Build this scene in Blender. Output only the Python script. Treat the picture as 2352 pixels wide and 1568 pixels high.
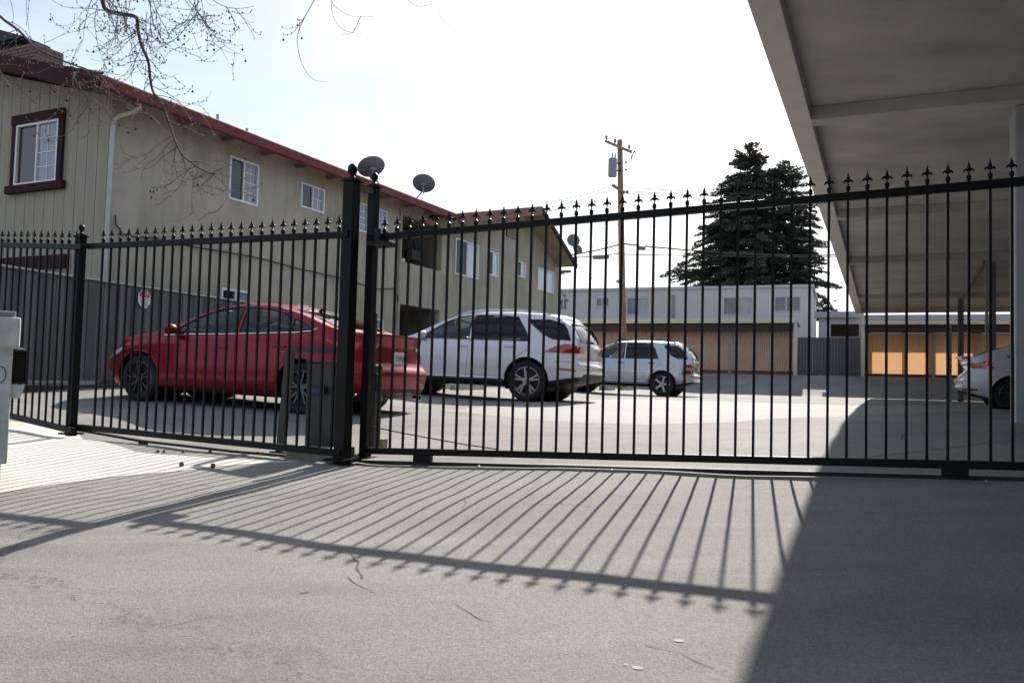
import bpy, bmesh, math, random
import numpy as np
from mathutils import Vector, Matrix, noise
from mathutils.bvhtree import BVHTree
from mathutils.geometry import tessellate_polygon

random.seed(7)
for o in list(bpy.data.objects):
    bpy.data.objects.remove(o, do_unlink=True)
SC = bpy.context.scene
COL = SC.collection
R = math.radians

# ------------------------------------------------------------ camera
F = 1900.0; CX = 1176.0; CY = 784.0
HC = 1.3; PITCH = R(2.8); ROLL = R(1.5)
FW = Vector((0, math.cos(PITCH), math.sin(PITCH)))
_up = Vector((0, -math.sin(PITCH), math.cos(PITCH))); _rt = Vector((1, 0, 0))
UP = _up*math.cos(ROLL) - _rt*math.sin(ROLL)
RT = _rt*math.cos(ROLL) + _up*math.sin(ROLL)
EYE = Vector((0, 0, HC))
cd = bpy.data.cameras.new('camera'); cam = bpy.data.objects.new('camera', cd); COL.objects.link(cam)
cam.matrix_world = Matrix(((RT.x, UP.x, -FW.x, 0), (RT.y, UP.y, -FW.y, 0), (RT.z, UP.z, -FW.z, HC), (0, 0, 0, 1)))
cd.sensor_fit = 'HORIZONTAL'; cd.sensor_width = 22.3; cd.lens = 22.3*F/2352.0
cd.clip_start = 0.05; cd.clip_end = 2000
SC.camera = cam

# ------------------------------------------------------------ light
SUN_EL, SUN_AZ = R(36.6), R(16.2)
SV = Vector((math.sin(SUN_AZ)*math.cos(SUN_EL), math.cos(SUN_AZ)*math.cos(SUN_EL), math.sin(SUN_EL)))
sl = bpy.data.lights.new('sun', 'SUN'); sun = bpy.data.objects.new('sun', sl); COL.objects.link(sun)
sl.energy = 4.6; sl.angle = R(0.5); sl.color = (1.0, 0.935, 0.84)
sun.rotation_euler = SV.to_track_quat('Z', 'Y').to_euler()
W = bpy.data.worlds.new("World"); SC.world = W; W.use_nodes = True
nt = W.node_tree; nt.nodes.clear()
wo = nt.nodes.new('ShaderNodeOutputWorld'); bg = nt.nodes.new('ShaderNodeBackground')
sky = nt.nodes.new('ShaderNodeTexSky'); sky.sky_type = 'NISHITA'; sky.sun_disc = False
sky.sun_elevation = SUN_EL; sky.sun_rotation = SUN_AZ
sky.air_density = 1.0; sky.dust_density = 2.5; sky.ozone_density = 1.0
tc = nt.nodes.new('ShaderNodeTexCoord')
mp = nt.nodes.new('ShaderNodeMapping'); mp.inputs['Scale'].default_value = (1.2, 1.2, 3.2); mp.inputs['Rotation'].default_value = (0.3, 0.5, 0.2)
nz = nt.nodes.new('ShaderNodeTexNoise'); nz.inputs['Scale'].default_value = 2.2; nz.inputs['Detail'].default_value = 7; nz.inputs['Roughness'].default_value = .62; nz.inputs['Distortion'].default_value = .6
cr = nt.nodes.new('ShaderNodeValToRGB'); cr.color_ramp.elements[0].position = .30; cr.color_ramp.elements[1].position = .62
cr.color_ramp.elements[0].color = (.0, .0, .0, 1); cr.color_ramp.elements[1].color = (.85, .85, .85, 1)
mx = nt.nodes.new('ShaderNodeMix'); mx.data_type = 'RGBA'
mx.inputs['B'].default_value = (6.0, 7.3, 8.9, 1)
nt.links.new(tc.outputs['Generated'], mp.inputs['Vector']); nt.links.new(mp.outputs[0], nz.inputs['Vector'])
nt.links.new(nz.outputs['Fac'], cr.inputs['Fac']); nt.links.new(cr.outputs['Color'], mx.inputs['Factor'])
nt.links.new(sky.outputs['Color'], mx.inputs['A']); nt.links.new(mx.outputs['Result'], bg.inputs['Color'])
bg.inputs['Strength'].default_value = 0.070
nt.links.new(bg.outputs[0], wo.inputs['Surface'])
SC.view_settings.view_transform = 'Standard'; SC.view_settings.look = 'None'
SC.view_settings.exposure = 1.0; SC.view_settings.gamma = 1; SC.view_settings.use_curve_mapping = False
SC.cycles.max_bounces = 8; SC.cycles.transparent_max_bounces = 12
SC.cycles.use_adaptive_sampling = True; SC.cycles.adaptive_threshold = 0.02
SC.cycles.caustics_reflective = False; SC.cycles.caustics_refractive = False

# ------------------------------------------------------------ measuring helpers
def ray(x, y): return RT*((x-CX)/F) - UP*((y-CY)/F) + FW
def at(x, y, d): return EYE + ray(x, y)*d
def on_z(x, y, z):
    r = ray(x, y); return EYE + r*((z-HC)/r.z)
def on_plane(x, y, p0, n):
    r = ray(x, y); return EYE + r*((p0-EYE).dot(n)/r.dot(n))
def project(p):
    q = p-EYE; d = q.dot(FW); return CX+F*q.dot(RT)/d, CY-F*q.dot(UP)/d, d

# ------------------------------------------------------------ materials
MATS = {}
def mat(name, col, rough=.6, metal=0.0, var=.0, vscale=4.0, bump=0.0, bscale=60.0, spec=.5, coat=0.0, trans=0.0, emit=None, col2=None, streak=None, obj=True):
    if name in MATS: return MATS[name]
    m = bpy.data.materials.new(name); m.use_nodes = True; MATS[name] = m
    n = m.node_tree.nodes; l = m.node_tree.links; b = n['Principled BSDF']
    b.inputs['Base Color'].default_value = (*col, 1); b.inputs['Roughness'].default_value = rough
    b.inputs['Metallic'].default_value = metal; b.inputs['Specular IOR Level'].default_value = spec
    b.inputs['Coat Weight'].default_value = coat; b.inputs['Coat Roughness'].default_value = .04
    tcn = n.new('ShaderNodeTexCoord')
    if var > 0:
        mpn = n.new('ShaderNodeMapping'); l.new(tcn.outputs['Object'], mpn.inputs[0])
        if streak: mpn.inputs['Scale'].default_value = streak
        t = n.new('ShaderNodeTexNoise'); t.inputs['Scale'].default_value = vscale; t.inputs['Detail'].default_value = 8; t.inputs['Roughness'].default_value = .65
        l.new(mpn.outputs[0], t.inputs['Vector'])
        r_ = n.new('ShaderNodeMapRange'); r_.inputs['From Min'].default_value = .3; r_.inputs['From Max'].default_value = .7
        l.new(t.outputs['Fac'], r_.inputs['Value'])
        mm = n.new('ShaderNodeMix'); mm.data_type = 'RGBA'
        c2 = col2 if col2 else tuple(c*(1-var) for c in col)
        mm.inputs['A'].default_value = (*c2, 1); mm.inputs['B'].default_value = (*(min(1, c*(1+var*.5)) for c in col), 1)
        l.new(r_.outputs[0], mm.inputs['Factor']); l.new(mm.outputs['Result'], b.inputs['Base Color'])
        rr = n.new('ShaderNodeMapRange'); rr.inputs['To Min'].default_value = min(1, rough*1.15); rr.inputs['To Max'].default_value = rough*.85
        l.new(t.outputs['Fac'], rr.inputs['Value']); l.new(rr.outputs[0], b.inputs['Roughness'])
    if bump > 0:
        t2 = n.new('ShaderNodeTexNoise'); t2.inputs['Scale'].default_value = bscale; t2.inputs['Detail'].default_value = 4
        l.new(tcn.outputs['Object'], t2.inputs['Vector'])
        bp = n.new('ShaderNodeBump'); bp.inputs['Strength'].default_value = 1; bp.inputs['Distance'].default_value = bump
        l.new(t2.outputs['Fac'], bp.inputs['Height']); l.new(bp.outputs[0], b.inputs['Normal'])
    if trans > 0:
        tr = n.new('ShaderNodeBsdfTranslucent'); tr.inputs['Color'].default_value = (*col, 1)
        ms = n.new('ShaderNodeMixShader'); ms.inputs[0].default_value = trans
        l.new(b.outputs[0], ms.inputs[1]); l.new(tr.outputs[0], ms.inputs[2]); l.new(ms.outputs[0], n['Material Output'].inputs['Surface'])
    if emit:
        b.inputs['Emission Color'].default_value = (*emit[0], 1); b.inputs['Emission Strength'].default_value = emit[1]
    return m
def glass(name, tint, rough=.02, alpha=.35, refl=.05):
    """thin tinted pane: part see-through, part mirror"""
    m = bpy.data.materials.new(name); m.use_nodes = True; MATS[name] = m
    n = m.node_tree.nodes; l = m.node_tree.links; n.remove(n['Principled BSDF'])
    t = n.new('ShaderNodeBsdfTransparent'); t.inputs[0].default_value = (*tint, 1)
    g = n.new('ShaderNodeBsdfGlossy'); g.inputs['Roughness'].default_value = rough; g.inputs['Color'].default_value = (1, 1, 1, 1)
    lw = n.new('ShaderNodeLayerWeight'); lw.inputs['Blend'].default_value = .5; pw = n.new('ShaderNodeMath'); pw.operation = 'POWER'; pw.inputs[1].default_value = 5; l.new(lw.outputs['Facing'], pw.inputs[0])
    fr = n.new('ShaderNodeMapRange'); fr.inputs['To Min'].default_value = refl; fr.inputs['To Max'].default_value = 1; l.new(pw.outputs[0], fr.inputs['Value'])
    ms = n.new('ShaderNodeMixShader'); l.new(fr.outputs[0], ms.inputs[0]); l.new(t.outputs[0], ms.inputs[1]); l.new(g.outputs[0], ms.inputs[2])
    l.new(ms.outputs[0], n['Material Output'].inputs['Surface']); return m

def ground_mat(name, base, base2, dark, stain=.35, speck=.5, bump=.004, sparkle=True):
    m = bpy.data.materials.new(name); m.use_nodes = True; MATS[name] = m
    n = m.node_tree.nodes; l = m.node_tree.links; b = n['Principled BSDF']
    tcn = n.new('ShaderNodeTexCoord')
    def noise_(s, d=6, r=.6, dist=0, w=None):
        t = n.new('ShaderNodeTexNoise'); t.inputs['Scale'].default_value = s; t.inputs['Detail'].default_value = d
        t.inputs['Roughness'].default_value = r; t.inputs['Distortion'].default_value = dist
        if w:
            q = n.new('ShaderNodeMapping'); q.inputs['Scale'].default_value = w; q.inputs['Rotation'].default_value = (0, 0, .5)
            l.new(tcn.outputs['Object'], q.inputs[0]); l.new(q.outputs[0], t.inputs['Vector'])
        else: l.new(tcn.outputs['Object'], t.inputs['Vector'])
        return t
    def mixc(fac, A, B, mode='MIX'):
        q = n.new('ShaderNodeMix'); q.data_type = 'RGBA'; q.blend_type = mode
        for k, v in (('Factor', fac), ('A', A), ('B', B)):
            if hasattr(v, 'links'): l.new(v, q.inputs[k])
            elif isinstance(v, (int, float)): q.inputs[k].default_value = v
            else: q.inputs[k].default_value = (*v, 1)
        return q.outputs['Result']
    def rng(v, a, c, lo=0, hi=1):
        q = n.new('ShaderNodeMapRange'); q.inputs['From Min'].default_value = a; q.inputs['From Max'].default_value = c
        q.inputs['To Min'].default_value = lo; q.inputs['To Max'].default_value = hi; l.new(v, q.inputs['Value']); return q.outputs[0]
    big = noise_(.45, 5, .55, .4); mid = noise_(2.3, 6, .6, .3, (.4, 1.6, 1))
    c = mixc(rng(big.outputs['Fac'], .35, .65), base, base2)
    c = mixc(rng(mid.outputs['Fac'], .48, .75, 0, stain), c, dark)
    stk = noise_(.9, 5, .6, .8, (.16, 1.5, 1)); c = mixc(rng(stk.outputs['Fac'], .54, .70, 0, .55), c, tuple(x*1.18 for x in base2))
    blot = noise_(1.1, 4, .65, 1.2); c = mixc(rng(blot.outputs['Fac'], .60, .72, 0, .45), c, dark)
    ve = n.new('ShaderNodeTexVoronoi'); ve.feature = 'DISTANCE_TO_EDGE'; ve.inputs['Scale'].default_value = .38; ve.inputs['Randomness'].default_value = 1
    wn = noise_(3.0, 5, .7); wa = n.new('ShaderNodeVectorMath'); wa.operation = 'SCALE'; wa.inputs['Scale'].default_value = .55; l.new(wn.outputs['Color'], wa.inputs[0])
    wb = n.new('ShaderNodeVectorMath'); l.new(tcn.outputs['Object'], wb.inputs[0]); l.new(wa.outputs[0], wb.inputs[1]); l.new(wb.outputs[0], ve.inputs['Vector'])
    gate_ = noise_(.5, 2, .5, .3, (1, 1, 1)); gm_ = n.new('ShaderNodeMath'); gm_.operation = 'MULTIPLY'; l.new(rng(ve.outputs['Distance'], 0, .0042, .55, 0), gm_.inputs[0]); l.new(rng(gate_.outputs['Fac'], .50, .56), gm_.inputs[1])
    if sparkle: c = mixc(gm_.outputs[0], c, tuple(x*.35 for x in dark))
    v = n.new('ShaderNodeTexVoronoi'); v.inputs['Scale'].default_value = 150; l.new(tcn.outputs['Object'], v.inputs['Vector'])
    bw = n.new('ShaderNodeSeparateColor'); l.new(v.outputs['Color'], bw.inputs[0])
    sp = rng(bw.outputs[0], 0, 1, 1-speck, 1+speck*.7)
    cb = n.new('ShaderNodeCombineColor')
    for k in range(3): l.new(sp, cb.inputs[k])
    c = mixc(1.0, c, cb.outputs[0], 'MULTIPLY')
    fine = noise_(420, 3, .7)
    c = mixc(rng(fine.outputs['Fac'], .60, .70, 0, .45), c, tuple(min(1, x*2.2) for x in base))
    pits = noise_(240, 2, .5); c = mixc(rng(pits.outputs['Fac'], .62, .70, 0, .7), c, tuple(x*.4 for x in dark))
    l.new(c, b.inputs['Base Color'])
    b.inputs['Roughness'].default_value = .82 if sparkle else .75; b.inputs['Specular IOR Level'].default_value = .10
    bp = n.new('ShaderNodeBump'); bp.inputs['Distance'].default_value = bump; bp.inputs['Strength'].default_value = .8
    hh = n.new('ShaderNodeMath'); hh.operation = 'ADD'; l.new(v.outputs['Distance'], hh.inputs[0]); l.new(fine.outputs['Fac'], hh.inputs[1])
    l.new(hh.outputs[0], bp.inputs['Height']); l.new(bp.outputs[0], b.inputs['Normal'])
    return m

M = {}
M['asphalt'] = ground_mat('asphalt', (.180, .176, .168), (.250, .242, .226), (.125, .121, .116), .45, .26, .0016)
M['concrete'] = ground_mat('concrete_pale', (.54, .53, .50), (.49, .48, .45), (.38, .37, .34), .35, .14, .0012, False)
M['concrete2'] = ground_mat('concrete_apron', (.245, .24, .228), (.275, .267, .252), (.20, .195, .185), .3, .18, .002, False)
M['black'] = mat('black_gate_paint', (.006, .006, .0065), .42, 0, .3, 9, .0006, 90, .16)
M['blackm'] = mat('black_matt', (.012, .012, .012), .7)
M['rust'] = mat('worn_steel', (.022, .018, .015), .7, 0, .5, 20)
M['steel'] = mat('bare_steel', (.5, .5, .5), .35, 1.0)
M['boxgrey'] = mat('operator_grey', (.035, .035, .034), .5, 0, .3, 6)
M['stucco'] = mat('tan_stucco', (.405, .355, .275), .92, 0, .24, .9, .006, 70, .2)
def stucco_detail(m):
    # long drip streaks and patched areas
    n = m.node_tree.nodes; l = m.node_tree.links; b = n['Principled BSDF']; src = b.inputs['Base Color'].links[0].from_socket
    t = n.new('ShaderNodeTexCoord'); q = n.new('ShaderNodeMapping'); q.inputs['Scale'].default_value = (3.2, 3.2, .22); l.new(t.outputs['Object'], q.inputs[0])
    a = n.new('ShaderNodeTexNoise'); a.inputs['Scale'].default_value = 1.6; a.inputs['Detail'].default_value = 6; l.new(q.outputs[0], a.inputs['Vector'])
    r = n.new('ShaderNodeMapRange'); r.inputs['From Min'].default_value = .5; r.inputs['From Max'].default_value = .8; r.inputs['To Max'].default_value = .55; l.new(a.outputs['Fac'], r.inputs['Value'])
    k = n.new('ShaderNodeMix'); k.data_type = 'RGBA'; k.inputs['B'].default_value = (.20, .185, .15, 1); l.new(r.outputs[0], k.inputs['Factor']); l.new(src, k.inputs['A'])
    a2 = n.new('ShaderNodeTexNoise'); a2.inputs['Scale'].default_value = .55; a2.inputs['Detail'].default_value = 3; l.new(t.outputs['Object'], a2.inputs['Vector'])
    r2 = n.new('ShaderNodeMapRange'); r2.inputs['From Min'].default_value = .56; r2.inputs['From Max'].default_value = .60; r2.inputs['To Max'].default_value = .30; l.new(a2.outputs['Fac'], r2.inputs['Value'])
    k2 = n.new('ShaderNodeMix'); k2.data_type = 'RGBA'; k2.inputs['B'].default_value = (.43, .40, .345, 1); l.new(r2.outputs[0], k2.inputs['Factor']); l.new(k.outputs['Result'], k2.inputs['A'])
    l.new(k2.outputs['Result'], b.inputs['Base Color'])
stucco_detail(M['stucco'])
M['board'] = mat('tan_board', (.355, .305, .235), .85, 0, .14, 2.0, .002, 40, .25, streak=(6, 6, .5))
M['maroon'] = mat('maroon_trim', (.044, .015, .018), .75, 0, .25, 5, spec=.12)
M['redgutter'] = mat('red_gutter', (.155, .028, .026), .55, 0, .25, 3, spec=.2)
M['soffit'] = mat('soffit', (.22, .20, .15), .9, 0, .3, 3)
M['shingle'] = mat('shingles', (.055, .045, .042), .95, 0, .5, 12, .01, 30)
M['brick'] = mat('chimney_brick', (.21, .13, .105), .9, 0, .35, 9, .003, 60)
M['mortar'] = mat('mortar', (.25, .23, .2), .95)
M['white'] = mat('white_frame', (.72, .72, .70), .45, 0, .08, 8)
M['winglass'] = mat('window_dark', (.014, .015, .018), .08, 0, .3, 2, spec=.8)
M['wincurt'] = mat('window_curtain', (.26, .28, .32), .12, 0, .35, 3, spec=.7, streak=(14, 14, 1))
M['winscreen'] = mat('window_screen', (.05, .052, .06), .5)
M['dish'] = mat('dish_grey', (.21, .21, .22), .55, 0, .15, 6)
M['cable'] = mat('cable', (.03, .028, .026), .7)
M['fence'] = mat('grey_fence', (.092, .088, .088), .65, 0, .2, 1.3, streak=(3, 3, .4))
M['fencedark'] = mat('grey_fence_dark', (.055, .053, .055), .65, 0, .2, 2)
M['fencecap'] = mat('fence_cap', (.42, .40, .36), .6, 0, .2, 6)
M['woodk'] = mat('dark_timber', (.035, .03, .026), .85, 0, .4, 6)
M['soff2'] = mat('carport_concrete', (.48, .465, .435), .9, 0, .28, .55, .003, 30, .2, streak=(1, 1.5, 1))
M['beam'] = mat('carport_beam', (.64, .61, .58), .85, 0, .12, 1.5, .001, 60, .2)
M['column'] = mat('column_grey', (.40, .40, .41), .7, 0, .12, 2)
M['postd'] = mat('post_grey', (.13, .12, .12), .6, 0, .15, 3)
M['postl'] = mat('post_pale', (.30, .30, .26), .7, 0, .15, 3)
M['farwall'] = mat('far_wall', (.50, .485, .48), .9, 0, .10, .5, .003, 30, .2)
M['farglass'] = mat('far_glass', (.13, .14, .16), .15, 0, .2, 1, spec=.8)
M['farcurt'] = mat('far_curtain', (.34, .36, .37), .3, 0, .2, 2)
M['cptrim'] = mat('carport_trim', (.60, .55, .45), .7, 0, .12, 2)
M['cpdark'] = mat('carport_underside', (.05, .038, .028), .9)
M['tan'] = mat('tan_fibreglass', (.50, .34, .235), .6, 0, .15, 1.2, trans=.0)
M['tanlit'] = mat('amber_fibreglass', (.60, .36, .185), .6, 0, .12, 1.0, trans=.45)
M['basebr'] = mat('brown_board', (.16, .062, .038), .8, 0, .3, 3)
M['pole'] = mat('wood_pole', (.25, .17, .115), .85, 0, .4, 3, .004, 20, streak=(8, 8, .4))
M['xfmr'] = mat('transformer', (.23, .25, .30), .5, 0, .1, 4)
M['needle'] = mat('needles', (.050, .070, .045), .7, 0, .5, .6, col2=(.020, .032, .022))
M['bark'] = mat('bark', (.07, .055, .045), .9, 0, .4, 8)
M['twig'] = mat('twig', (.15, .12, .105), .75, 0, .4, 10)
M['ball'] = mat('seed_ball', (.05, .025, .016), .9, 0, .3, 40)
M['ballb'] = mat('seed_ball_dry', (.22, .07, .035), .9, 0, .3, 60, .003, 200)
M['dump'] = mat('dumpster_paint', (.66, .68, .68), .5, 0, .35, 4, .001, 40, col2=(.45, .46, .46))
M['lid'] = mat('lid', (.28, .29, .30), .6, 0, .2, 4)
M['tyre'] = mat('tyre', (.012, .012, .013), .8, 0, .2, 20)
M['plastic'] = mat('cladding', (.018, .018, .019), .6)
M['rubber'] = mat('seal', (.006, .006, .007), .5)
M['chrome'] = mat('chrome', (.75, .75, .75), .12, 1.0)
M['rimdark'] = mat('rim_dark', (.10, .10, .11), .3, .9)
M['rimpale'] = mat('rim_pale', (.42, .37, .37), .4, .25)
M['rimsilver'] = mat('rim_silver', (.26, .26, .27), .3, .9)
M['redpaint'] = mat('red_paint', (.24, .002, .009), .38, .5, 0, spec=.3, coat=.4)
M['whitepaint'] = mat('white_paint', (.66, .65, .67), .28, 0, 0, spec=.5, coat=1.0)
M['silver'] = mat('silver_paint', (.43, .445, .47), .32, .55, 0, coat=1.0)
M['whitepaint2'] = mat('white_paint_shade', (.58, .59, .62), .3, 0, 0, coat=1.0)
M['lampred'] = mat('lamp_red', (.36, .008, .008), .12, 0, 0, coat=1.0)
M['lamplit'] = mat('lamp_red_lit', (.8, .02, .03), .2, 0, 0, coat=1.0, emit=((1, .05, .08), .55))
M['lampclear'] = mat('lamp_clear', (.6, .6, .6), .1, .3, 0, coat=1.0)
M['amber'] = mat('lamp_amber', (.6, .2, .02), .2, 0, 0, coat=1.0)
M['seat'] = mat('seat_fabric', (.03, .03, .032), .9)
M['yellow'] = mat('yellow_vest', (.55, .62, .03), .8)
M['plate'] = mat('plate', (.62, .63, .60), .5, 0, .05, 30)
M['ink'] = mat('ink', (.02, .03, .12), .6)
M['signw'] = mat('sign_white', (.68, .68, .68), .4)
M['signr'] = mat('sign_red', (.35, .02, .03), .4)
M['gcar'] = glass('car_glass', (.66, .82, .76))
M['gtint'] = glass('tinted_glass', (.035, .04, .048), refl=.03)
M['grear'] = glass('rear_glass', (.12, .15, .15), .03)
M['tealr'] = mat('dashboard', (.05, .06, .06), .7)
M['gum'] = mat('gum', (.30, .295, .275), .9)
M['crack'] = mat('crack', (.06, .057, .053), .95)
M['cpblock'] = mat('block_concrete', (.32, .30, .24), .9, 0, .3, 6, .003, 50)

# ------------------------------------------------------------ mesh helpers
class MB:
    def __init__(s): s.v = []; s.f = []; s.mi = []
    def add(s, vs, fs, mi=0):
        k = len(s.v); s.v += [tuple(v) for v in vs]; s.f += [tuple(i+k for i in f) for f in fs]; s.mi += [mi]*len(fs)
    def hexa(s, p, mi=0):      # 8 points: bottom 4, top 4
        s.add(p, [(3, 2, 1, 0), (4, 5, 6, 7), (0, 1, 5, 4), (1, 2, 6, 5), (2, 3, 7, 6), (3, 0, 4, 7)], mi)
    def box(s, c, sx, sy, sz, ax=None, mi=0):
        c = Vector(c)
        X, Y, Z = ax if ax else (Vector((1, 0, 0)), Vector((0, 1, 0)), Vector((0, 0, 1)))
        X = X*sx/2; Y = Y*sy/2; Z = Z*sz/2
        s.hexa([c-X-Y-Z, c+X-Y-Z, c+X+Y-Z, c-X+Y-Z, c-X-Y+Z, c+X-Y+Z, c+X+Y+Z, c-X+Y+Z], mi)
    def bar(s, a, b, w, h, side=None, mi=0):
        a = Vector(a); b = Vector(b); d = (b-a); L = d.length; d.normalize()
        if side is None: side = d.cross(Vector((0, 0, 1)))
        if side.length < 1e-4: side = Vector((1, 0, 0))
        side = (side - d*side.dot(d)).normalized(); up = side.cross(d)
        s.box((a+b)/2, w, L, h, (side, d, up), mi)
    def tube(s, pts, rad, n=6, cap=True, mi=0):
        pts = [Vector(p) for p in pts]
        if not hasattr(rad, '__len__'): rad = [rad]*len(pts)
        rings = []; prev = None
        for i, p in enumerate(pts):
            d = (pts[min(i+1, len(pts)-1)]-pts[max(i-1, 0)])
            if d.length < 1e-9: d = Vector((0, 0, 1))
            d.normalize()
            if prev is None:
                a = Vector((0, 0, 1)) if abs(d.z) < .9 else Vector((1, 0, 0))
                x = d.cross(a).normalized()
            else: x = (prev - d*prev.dot(d)).normalized()
            prev = x; y = d.cross(x)
            rings.append([p + (x*math.cos(2*math.pi*k/n)+y*math.sin(2*math.pi*k/n))*rad[i] for k in range(n)])
        vs = [q for r in rings for q in r]; fs = []
        for i in range(len(rings)-1):
            for k in range(n):
                fs.append((i*n+k, i*n+(k+1) % n, (i+1)*n+(k+1) % n, (i+1)*n+k))
        if cap: fs.append(tuple(range(n-1, -1, -1))); fs.append(tuple((len(rings)-1)*n+k for k in range(n)))
        s.add(vs, fs, mi)
    def lathe(s, prof, c=(0, 0, 0), ax=None, n=12, mi=0):   # prof (r,h)
        c = Vector(c); X, Y, Z = ax if ax else (Vector((1, 0, 0)), Vector((0, 1, 0)), Vector((0, 0, 1)))
        vs = []; fs = []
        for r, h in prof:
            for k in range(n):
                a = 2*math.pi*k/n; vs.append(c+X*(r*math.cos(a))+Y*(r*math.sin(a))+Z*h)
        for i in range(len(prof)-1):
            for k in range(n): fs.append((i*n+k, i*n+(k+1) % n, (i+1)*n+(k+1) % n, (i+1)*n+k))
        fs.append(tuple(range(n-1, -1, -1))); fs.append(tuple((len(prof)-1)*n+k for k in range(n)))
        s.add(vs, fs, mi)
    def ball(s, c, r, n=8, m=5, mi=0):
        s.lathe([(max(r*math.sin(math.pi*i/m), r*.02), -r*math.cos(math.pi*i/m)) for i in range(m+1)], c, None, n, mi)
    def prism(s, poly, ext, mi=0):   # poly list of Vectors, ext Vector
        poly = [Vector(p) for p in poly]; n = len(poly); ext = Vector(ext)
        tris = tessellate_polygon([poly])
        s.add(poly+[p+ext for p in poly],
              [tuple(t) for t in tris]+[tuple(i+n for i in reversed(t)) for t in tris]+[(i, (i+1) % n, (i+1) % n+n, i+n) for i in range(n)], mi)
    def mesh(s, name, mats, smooth=False):
        me = bpy.data.meshes.new(name); me.from_pydata(s.v, [], s.f)
        for m in (mats if isinstance(mats, (list, tuple)) else [mats]): me.materials.append(m)
        if any(s.mi): me.polygons.foreach_set('material_index', s.mi)
        bm = bmesh.new(); bm.from_mesh(me); bmesh.ops.recalc_face_normals(bm, faces=bm.faces); bm.to_mesh(me); bm.free()
        if smooth:
            me.polygons.foreach_set('use_smooth', [True]*len(me.polygons))
            try: me.set_sharp_from_angle(angle=R(38))
            except Exception: pass
        me.update(); return me
    def build(s, name, mats, parent=None, smooth=False, bevel=0, label=None):
        o = bpy.data.objects.new(name, s.mesh(name, mats, smooth)); COL.objects.link(o)
        if parent: child(o, parent)
        if bevel:
            b = o.modifiers.new('bevel', 'BEVEL'); b.width = bevel; b.segments = 2; b.limit_method = 'ANGLE'
        if label: o['label'] = label
        return o
def mw(o):
    m = Matrix.LocRotScale(o.location, o.rotation_euler, o.scale)
    return (mw(o.parent) @ o.matrix_parent_inverse @ m) if o.parent else m
def child(o, parent):
    o.parent = parent; o.matrix_parent_inverse = mw(parent).inverted()
def inst(name, me, loc, parent=None, rz=0, rot=None, scale=None):
    o = bpy.data.objects.new(name, me); COL.objects.link(o); o.location = loc
    o.rotation_euler = rot if rot else (0, 0, rz)
    if scale: o.scale = scale
    if parent: child(o, parent)
    return o
def tag(o, label, cat, group=None, kind=None):
    if label: o['label'] = label
    if cat: o['category'] = cat
    if group: o['group'] = group
    if kind: o['kind'] = kind
    return o
def thing(name, label, cat, loc, rz=0, group=None):
    o = bpy.data.objects.new(name, None); COL.objects.link(o); o.location = loc; o.rotation_euler = (0, 0, rz)
    o.empty_display_size = .2
    return tag(o, label, cat, group)
def struct(name, mb, m, smooth=False):
    o = mb.build(name, m, None, smooth); o['kind'] = 'structure'; return o

# ------------------------------------------------------------ site frame: u to the right along the gate, v away from it
TH = R(21.94); GU = Vector((math.cos(TH), -math.sin(TH), 0)); GV = Vector((math.sin(TH), math.cos(TH), 0)); UZ = Vector((0, 0, 1))
A0 = Vector((-1.05544, 6.75905, 0.0)); ZA = .6079
def uv(x, y):
    d = Vector((x, y, 0))-A0; return d.dot(GU), d.dot(GV)
def U(u, v, z=0.0):
    p = A0+GU*u+GV*v; p.z = z; return p
def sst(t): t = max(0, min(1, t)); return t*t*(3-2*t)
def gz_uv(u, v, bumps=True):
    z0 = ZA+(.0405*u if u > 0 else -.022*u)
    z0 = ZA+.0405*7+.0*u if u > 7 else z0
    if u < -9: z0 = ZA+.022*9
    if v <= 0:
        k = max(0, 1+v/3.)
        base = ZA+.0405*3+.07*v
        z = base+k*(z0-(ZA+.0405*3))
        if v < -14: z = base-.07*(v+14)
    else:
        T = 1.0+.04*max(0, min(4, -u-3))
        z = z0+(T-z0)*(1-math.exp(-v/5.))
        z += 1.02*sst((v-33.6)/4.4)
    if -4.2 < u < -.5 and -.2 < v < 3: z -= .075*sst((u+4.2)/.9)*sst((-.5-u)/.7)*sst((v+.2)/.35)*sst((3-v)/1.8)
    if bumps and -10 < v < 12:
        f = min(1, (10+v)/3, (12-v)/3)
        z += f*(.020*noise.noise(Vector((u*.55, v*.8, 1.3)))+.007*noise.noise(Vector((u*1.9, v*2.3, 5.1))))
    return z
def gz(x, y): return gz_uv(*uv(x, y))
def ground_at(x, y):      # where a sight line meets the ground
    r = ray(x, y); lo, hi = .5, 200.
    t = .5
    while t < 200:
        p = EYE+r*t
        if p.z < gz(p.x, p.y): break
        lo = t; t *= 1.02
    hi = t
    for _ in range(40):
        m = (lo+hi)/2; p = EYE+r*m
        if p.z < gz(p.x, p.y): hi = m
        else: lo = m
    return EYE+r*hi

def axis(lo, flo, fhi, hi, fine, coarse):
    a = []; t = lo
    while t < flo: a.append(t); t += max(fine, min(coarse, (flo-t)*.25+fine))
    t = flo
    while t < fhi: a.append(t); t += fine
    t = fhi
    while t < hi: a.append(t); t += max(fine, min(coarse, (t-fhi)*.25+fine))
    a.append(hi); return a
us = axis(-220, -7.5, 8.2, 220, .12, 22); vs = axis(-60, -7.6, 13.5, 420, .12, 30)
vs = sorted(set(vs+[31.6, 33.0, 33.6, 34.2, 34.8, 35.4, 36.0, 36.6, 37.2, 37.8, 38.2, 39, 41]))
g = MB(); nu = len(us)
for v in vs:
    for u in us: g.v.append(tuple(U(u, v, gz_uv(u, v))))
for j in range(len(vs)-1):
    for i in range(nu-1):
        a = j*nu+i; g.f.append((a, a+1, a+1+nu, a+nu)); g.mi.append(0)
struct('asphalt_driveway', g, M['asphalt'], True)

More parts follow.
